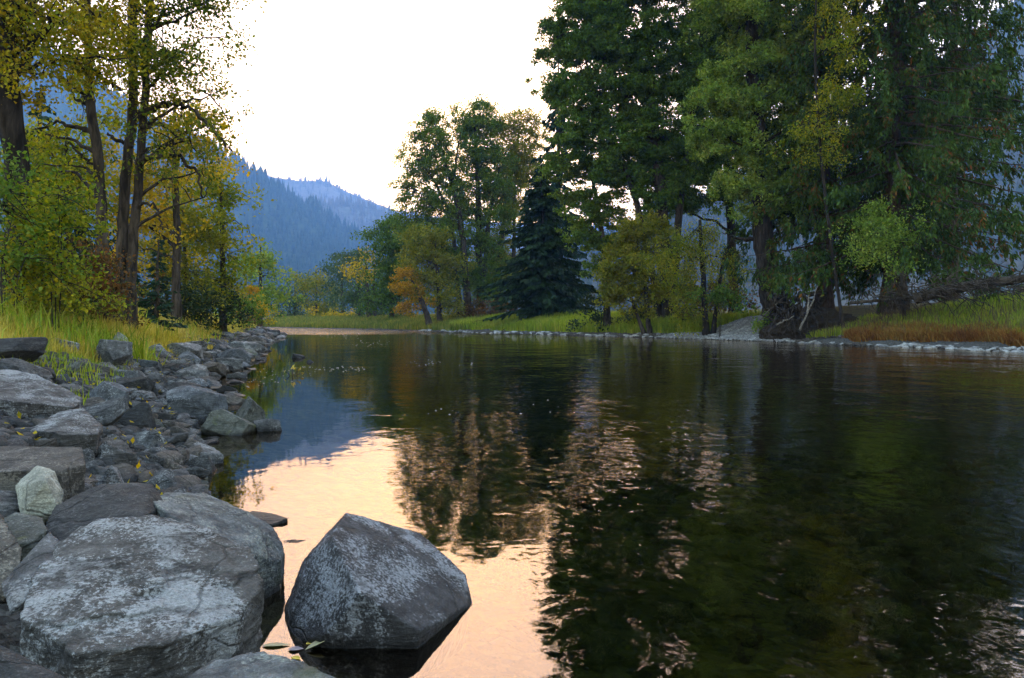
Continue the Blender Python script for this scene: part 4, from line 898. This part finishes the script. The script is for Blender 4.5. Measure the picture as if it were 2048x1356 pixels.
# ------------------------------------------------------------------ grass
GM = dict(
    straw=leaf_mat('grass_yellow', [(.25, .22, .035), (.42, .34, .06), (.56, .46, .15)], .45),
    lush=leaf_mat('grass_lush', [(.11, .17, .02), (.20, .26, .032), (.36, .34, .06)], .45),
    rust=leaf_mat('grass_rust', [(.10, .045, .02), (.20, .09, .03), (.27, .15, .045), (.34, .25, .09)], .4),
    far=leaf_mat('grass_far', [(.07, .11, .02), (.14, .16, .03), (.26, .22, .05)], .4),
    dry=leaf_mat('grass_dry', [(.06, .045, .025), (.12, .085, .04), (.15, .12, .05)], .3),
)
def grass(label, xy, h, mat, seed, w=.011, lean=.35, name='grass', bias=(0, 0)):
    r = np.random.default_rng(seed); n = len(xy); z = ground_z(xy[:, 0], xy[:, 1]) - .03
    h = np.asarray(h) * (.55 + .6 * r.random(n)); w = w * (.6 + .8 * r.random(n)) * (1 + xy[:, 1] / 18)
    an = r.random(n) * 6.283; s = np.stack([np.cos(an), np.sin(an) * .6, 0 * an], 1)
    la = r.random(n) * 6.283; ll = h * lean * np.abs(r.normal(size=n)) ; dr = np.stack([np.cos(la) * ll + bias[0] * h, np.sin(la) * ll + bias[1] * h, 0 * la], 1)
    b = np.column_stack([xy, z]); up = np.array([0, 0, 1.])
    m = b + up * (h * .6)[:, None] + dr * .35; t = b + up * (h * (1 - .25 * np.minimum(1, ll / h)))[:, None] + dr
    W = s * w[:, None] * .5
    v = np.stack([b - W, b + W, m + W * .8, m - W * .8, t], 1).reshape(-1, 3); i = np.arange(n)[:, None] * 5
    o = link(name, make_mesh(name, v, [i + [0, 1, 2, 3], i + [3, 2, 4]], GM[mat])); tag(o, label, kind='stuff'); return o
def clumpy(xy, sc, lo, r):
    q = fbm(np.column_stack([xy * sc, np.zeros(len(xy))]), 3); return xy[q + .25 * r.normal(size=len(xy)) > lo], q
r = np.random.default_rng(31)
p2, dd = shore_pts(SHORE_L, 170000, 7, 80, 1.2, 8.5, -1, r); keep = (dd > 1.35 + 1.15 * np.clip((14.5 - p2[:, 1]) / 2, 0, 1) + .5 * fbm(np.column_stack([p2 * .8, 0 * dd]), 3)) & (np.abs(p2[:, 0]) < .72 * p2[:, 1] + .5); p2, dd = p2[keep], dd[keep]
grass('tall yellow green grass on top of the left bank', p2, .22 + .30 * np.clip((dd - 1.6) / 2, 0, 1) + .14 * fbm(np.column_stack([p2 * .5, 0 * dd]), 2), 'straw', 32)
k = ((np.hypot(p2[:, 0] + 8.9, (p2[:, 1] - 15.2) * .6) < 1.3) & (r.random(len(p2)) < .12)) | (r.random(len(p2)) < .006)
grass('fresh green reed like tuft in the left bank grass', p2[k] + r.normal(size=(k.sum(), 2)) * .05, .85, 'lush', 33, w=.016, lean=.5)
p3, d3 = shore_pts(SHORE_L, 5000, 8, 14, 1.2, 2.4, -1, r); p3, _ = clumpy(p3, 1.3, .22, r)
grass('grass tufts growing between the rubble rocks', p3, .26, 'lush', 34)
p2, dd = shore_pts(SHORE_R, 60000, 22, 46, 1.3, 9.3, 1, r, False); p2 = p2[np.abs(p2[:, 0]) < .74 * p2[:, 1]]
k = p2[:, 0] > 15.5
p4, d4 = shore_pts(SHORE_R, 2200, 31, 44, 1.0, 6, 1, r, False)
grass('thin seed stalks standing above the right bank grass', p4, .85, 'dry', 40, w=.01, lean=.3)
grass('bright green grass on the right bank slope', p2[k], .5, 'lush', 35, w=.012)
p2, dd = shore_pts(SHORE_R, 26000, 32, 41.5, 1.0, 3.2, 1, r, False); kk = dd < 1.25 + 1.0 * fbm(np.column_stack([p2 * .5, 0 * dd]), 3) + .35 * r.normal(size=len(dd)) + 1.1 * np.clip((p2[:, 1] - 32) / 5, 0, 1)
grass('rusty orange grass overhanging the right waterline', p2[kk], .5, 'rust', 36, w=.014, lean=.55, bias=(-.25, -.2))
p2, dd = shore_pts(SHORE_R, 40000, 54, 88, 1.7, 9, 1, r); q = fbm(np.column_stack([p2 * .16, 0 * dd]), 3); k = q > -.15
grass('green waterside grass in front of the far bank trees', p2[k], .7 + .5 * np.clip(q[k] * 3, 0, 1), 'lush', 37, w=.012)
p2, dd = shore_pts(SHORE_R, 30000, 84, 150, .6, 12, 1, r)
grass('dull yellow grass at the far bend of the river', p2, .9, 'far', 38, w=.014)
p2, dd = shore_pts(SHORE_R, 14000, 26, 46, 9.0, 15, 1, r, False)
grass('dry brown growth on top of the right embankment', p2, .55, 'dry', 39, w=.012, lean=.7)

r = np.random.default_rng(96); p5, d5 = shore_pts(SHORE_L, 420, 3.6, 22, .3, 2.6, -1, r); c5 = np.column_stack([p5, ground_z(p5[:, 0], p5[:, 1]) + .09 + .05 * r.random(len(p5))])
v, f = leaf_quads(c5, .055, r, .6, 0, 6.0); o = link('leaf_litter', make_mesh('leaf_litter', v, [f], LM['gold'])); tag(o, 'fallen yellow leaves caught between the stones of the left shore', kind='stuff')

# ------------------------------------------------------------------ exposed roots, driftwood, log, twig, floating leaves
wood_m = bark_mat('driftwood', (.06, .05, .042), (.21, .18, .15), 14)
root_m = bark_mat('root_bark', (.012, .009, .007), (.06, .045, .035), 10)
def sticks(geo, n, c, sz, r, rad=(.03, .008), curl=.5, dirb=(0, 0, 0)):
    for _ in range(n):
        a = np.array(c) + r.normal(size=3) * sz; d = r.normal(size=3) + np.array(dirb); d /= np.linalg.norm(d); L = r.uniform(.5, 1.6)
        q = np.array([a + d * L * t + np.array([0, 0, -curl * .3 * L * t * t]) + r.normal(size=3) * .06 * L * t for t in np.linspace(0, 1, 5)])
        q[:, 2] = np.maximum(q[:, 2], ground_z(q[:, 0], q[:, 1], False) + .02)
        geo.tube(q, np.linspace(rad[0] * r.uniform(.5, 1.2), rad[1], 5), 4)
r = np.random.default_rng(71)
g = Geo()
for k in range(46):
    x0 = r.uniform(1545, 1640); a = P(x0, r.uniform(585, 630), 48.5 + r.uniform(-.6, 1.2)); b = P(x0 + r.uniform(-30, 60), r.uniform(655, 684), 45.2 + r.uniform(-.8, 1.2))
    q = curve_pts(a, b, .12, r, 8, .16); g.tube(q, np.linspace(r.uniform(.05, .16), .02, 8), 5)
old = next(o for o in bpy.data.objects if o.get('label', '').startswith('old cottonwood'))
ro = link('roots', g.mesh('roots', root_m, True), old); ro.matrix_parent_inverse = Matrix.Translation(-old.location)
d, f = ICO[6]
em = NT('bank_earth'); ps = em.n('NewGeometry').outputs['Position']; nb_ = em.noise(ps, 3, 6, .7)
ep = em.n('BsdfPrincipled', Roughness=1); em.set(ep.inputs['Base Color'], em.mix(nb_, (.012, .009, .007), (.06, .045, .032))); em.set(ep.inputs['Normal'], em.bump(nb_, 1, .3)); ep.inputs['Specular IOR Level'].default_value = .1
em = em.done(ep.outputs[0])
c = P(1632, 640, 48.0); sz_ = np.array([3.3, 2.6, 1.75]); v = d * sz_ * (1 + .22 * fbm(d * 2.4 + 5, 5) + .1 * fbm(d * 9 + 3, 3))[:, None]
o = link('earth_bank', make_mesh('earth_bank', v + [c[0], c[1], .35], [f], em, True)); tag(o, 'dark undercut earth bank that holds the exposed roots', kind='structure')
def stick(name, label, pts, r0, r1, cat='driftwood', mat=wood_m, extra=()):
    g = Geo(); rr = np.random.default_rng(len(label))
    for ps in (pts,) + tuple(extra):
        q = np.array([P(*x) for x in ps]); t = np.linspace(0, 1, len(q)); u = np.linspace(0, 1, 9); q = np.stack([np.interp(u, t, q[:, k]) for k in range(3)], 1); q[1:-1] += rr.normal(size=(7, 3)) * .03
        g.tube(q, np.linspace(r0, r1, 9), 6)
    o = link(name, g.mesh(name, mat, True)); return tag(o, label, cat)
stick('driftwood', 'long pale forked stick leaning against the exposed roots', [(1600, 660, 44.0), (1615, 625, 44.6), (1636, 570, 45.6)], .075, .03, extra=([(1615, 625, 44.6), (1618, 590, 45.2)],))
stick('driftwood', 'short pale stick low on the exposed roots', [(1553, 650, 45.0), (1568, 642, 45.2), (1588, 632, 45.4)], .06, .03)
stick('driftwood', 'brown pole slanting down the gravel slope to the roots', [(1520, 640, 47.0), (1545, 615, 47.4), (1570, 594, 47.8)], .06, .04, mat=BK['grey'])
g = Geo(); sticks(g, 240, P(1960, 572, 37.5), [2.2, .7, .32], r, (.035, .008), .6, (1.2, -.2, 0))
o = link('brush_pile', g.mesh('brush_pile', BK['dark'], True)); tag(o, 'tangled brown brush lying along the top of the right embankment', 'brush')
g = Geo(); sticks(g, 150, P(1790, 592, 41.5), [1.3, .6, .25], r, (.03, .007), .6, (.6, -.3, 0)); g.tube([P(1700, 606, 41.5), P(1790, 598, 41.3), P(1890, 594, 41.6)], [.09, .07, .04], 6)
o = link('brush_pile', g.mesh('brush_pile', BK['dark'], True)); tag(o, 'dark dead branches heaped under the broad cedar', 'brush')
stick('log', 'fallen log stretched along the right embankment toward the picture edge', [(1830, 598, 40.0), (1900, 578, 39.0), (1980, 566, 38.0), (2075, 552, 37.0)], .3, .2, 'log', BK['dark'])

def fallen_leaf(label, px, py, L, W, yaw, mat, curl=.2, lift=.004, up=0.0):
    Y = CAM_H * FPX / (py - HORIZ); u = np.linspace(0, 1, 9); w = np.sin(np.pi * u ** .8) * W / 2
    top = np.stack([np.concatenate([u * L - L / 2] * 3), np.concatenate([w, 0 * w, -w]), np.concatenate([curl * w * 1.0 + up * u * L, -.0 * w + up * u * L, curl * w * 1.2 + up * u * L])], 1)
    n = 9; v = np.concatenate([top, top - [0, 0, .0015]]); F = []
    for s in (0, 1):
        for k in range(2):
            for i in range(8):
                a = s * 27 + k * n + i; q = [a, a + 1, a + n + 1, a + n]; F.append(q if s else q[::-1])
    for i in range(8): F += [[i, i + 1, 28 + i, 27 + i], [18 + i, 45 + i, 46 + i, 19 + i]]
    o = link('leaf', make_mesh('leaf', v, [np.array(F)], mat, True)); p = P(px, py, Y); o.location = (p[0], p[1], lift); o.rotation_euler = (0, 0, yaw)
    tag(o, label, 'leaf', 'fallen leaves floating by the boulder'); return o
def flat_leaf(name, c1, c2):
    t = NT(name); tc = t.n('TexCoord').outputs['Object']; n = t.noise(tc, 40, 5, .7); p = t.n('BsdfPrincipled', Roughness=.5); t.set(p.inputs['Base Color'], t.mix(t.ramp(n, [(.35, 0), (.65, 1)]), c1, c2)); return t.done(p.outputs[0])
tan_l = flat_leaf('leaf_tan', (.30, .25, .12), (.45, .40, .22)); yel_l = flat_leaf('leaf_yellow', (.55, .36, .03), (.68, .48, .06)); mauve_l = flat_leaf('leaf_mauve', (.20, .15, .17), (.34, .28, .30))
fallen_leaf('long olive tan leaf floating left of the others', 552, 1292, .115, .035, .1, tan_l)
fallen_leaf('greyish mauve oval leaf lying between the yellow ones', 592, 1300, .062, .04, .15, mauve_l)
fallen_leaf('small bright yellow leaf touching the boulder', 620, 1288, .035, .026, .6, yel_l)
fallen_leaf('large tan leaf with its tip raised against the boulder', 640, 1296, .12, .042, .5, tan_l, .3, .006, .28)
fallen_leaf('dark yellow leaf nearest to the pale mottled rock', 592, 1318, .045, .03, -.4, yel_l)
# twig standing in the river
tw = link('twig', None); tw.location = P(585, 752, 18.1); tw.location.z = -.1; tag(tw, 'thin twig with a few yellow leaves sticking out of the water', 'twig')
g = Geo(); b0 = np.array(tw.location); L_ = []
for (dx, dz, dy) in ((.0, .32, 0), (.14, .26, .05), (-.2, .2, .05), (.24, .16, 0)):
    e = b0 + [dx, dy, dz]; g.tube(curve_pts(b0 + [dx * .2, 0, .08], e, .1, r, 5, .03), np.linspace(.009, .005, 5), 4); L_.append(e)
g.tube([b0, b0 + [0, 0, .1], b0 + [.01, 0, .2]], [.012, .01, .007], 5)
st = link('stem', g.mesh('stem', BK['dark'], True), tw); st.matrix_parent_inverse = Matrix.Translation(-tw.location)
v, f = leaf_quads(np.array(L_ + [L_[0] + [.05, 0, -.04], L_[1] + [.03, 0, .02]]), .13, r, .6)
lf = link('leaves', make_mesh('leaves', v, [f], yel_l), tw); lf.matrix_parent_inverse = Matrix.Translation(-tw.location)
# flecks drifting on the water
fl = []
for (x0, x1, y, n, sy) in ((600, 730, 737, 30, 2.5), (640, 730, 741, 12, 2), (800, 950, 727, 24, 3), (700, 780, 688, 24, 3), (840, 910, 826, 5, 7), (520, 640, 748, 24, 6), (1040, 1150, 822, 6, 8), (470, 560, 760, 24, 8), (640, 720, 672, 30, 2)):
    for _ in range(n):
        py = max(664, y + r.normal() * sy); px = r.uniform(x0, x1); fl.append(P(px, py, CAM_H * FPX / (py - HORIZ)))
fl = np.array(fl); fl[:, 2] = .0
foam = flat_leaf('fleck', (.22, .18, .12), (.40, .34, .26))
pebbles('floating_debris', 'pale flecks of leaves and foam drifting on the river', fl, (.004 + .008 * r.random(len(fl))) * (1 + fl[:, 1] / 20), foam, 82)

# ------------------------------------------------------------------ OBJECTS_HERE

# ------------------------------------------------------------------ haze
def build_haze():
    t = NT('haze')
    pv = t.n('VolumePrincipled'); pv.inputs['Color'].default_value = (.27, .53, 1.0, 1); pv.inputs['Density'].default_value = .0002; pv.inputs['Anisotropy'].default_value = .3
    t.t.links.new(pv.outputs[0], t.out.inputs['Volume'])
    x0, x1, y0, y1, z0, z1 = -5200, 5200, -75, 8200, -3, 1350
    v = [(x, y, z) for z in (z0, z1) for y in (y0, y1) for x in (x0, x1)]
    f = [(0, 2, 3, 1), (4, 5, 7, 6), (0, 1, 5, 4), (2, 6, 7, 3), (0, 4, 6, 2), (1, 3, 7, 5)]
    o = link('haze', make_mesh('haze', v, [np.array(f)], t.m))
    tag(o, 'blue evening smoke filling the valley', kind='stuff')
build_haze()
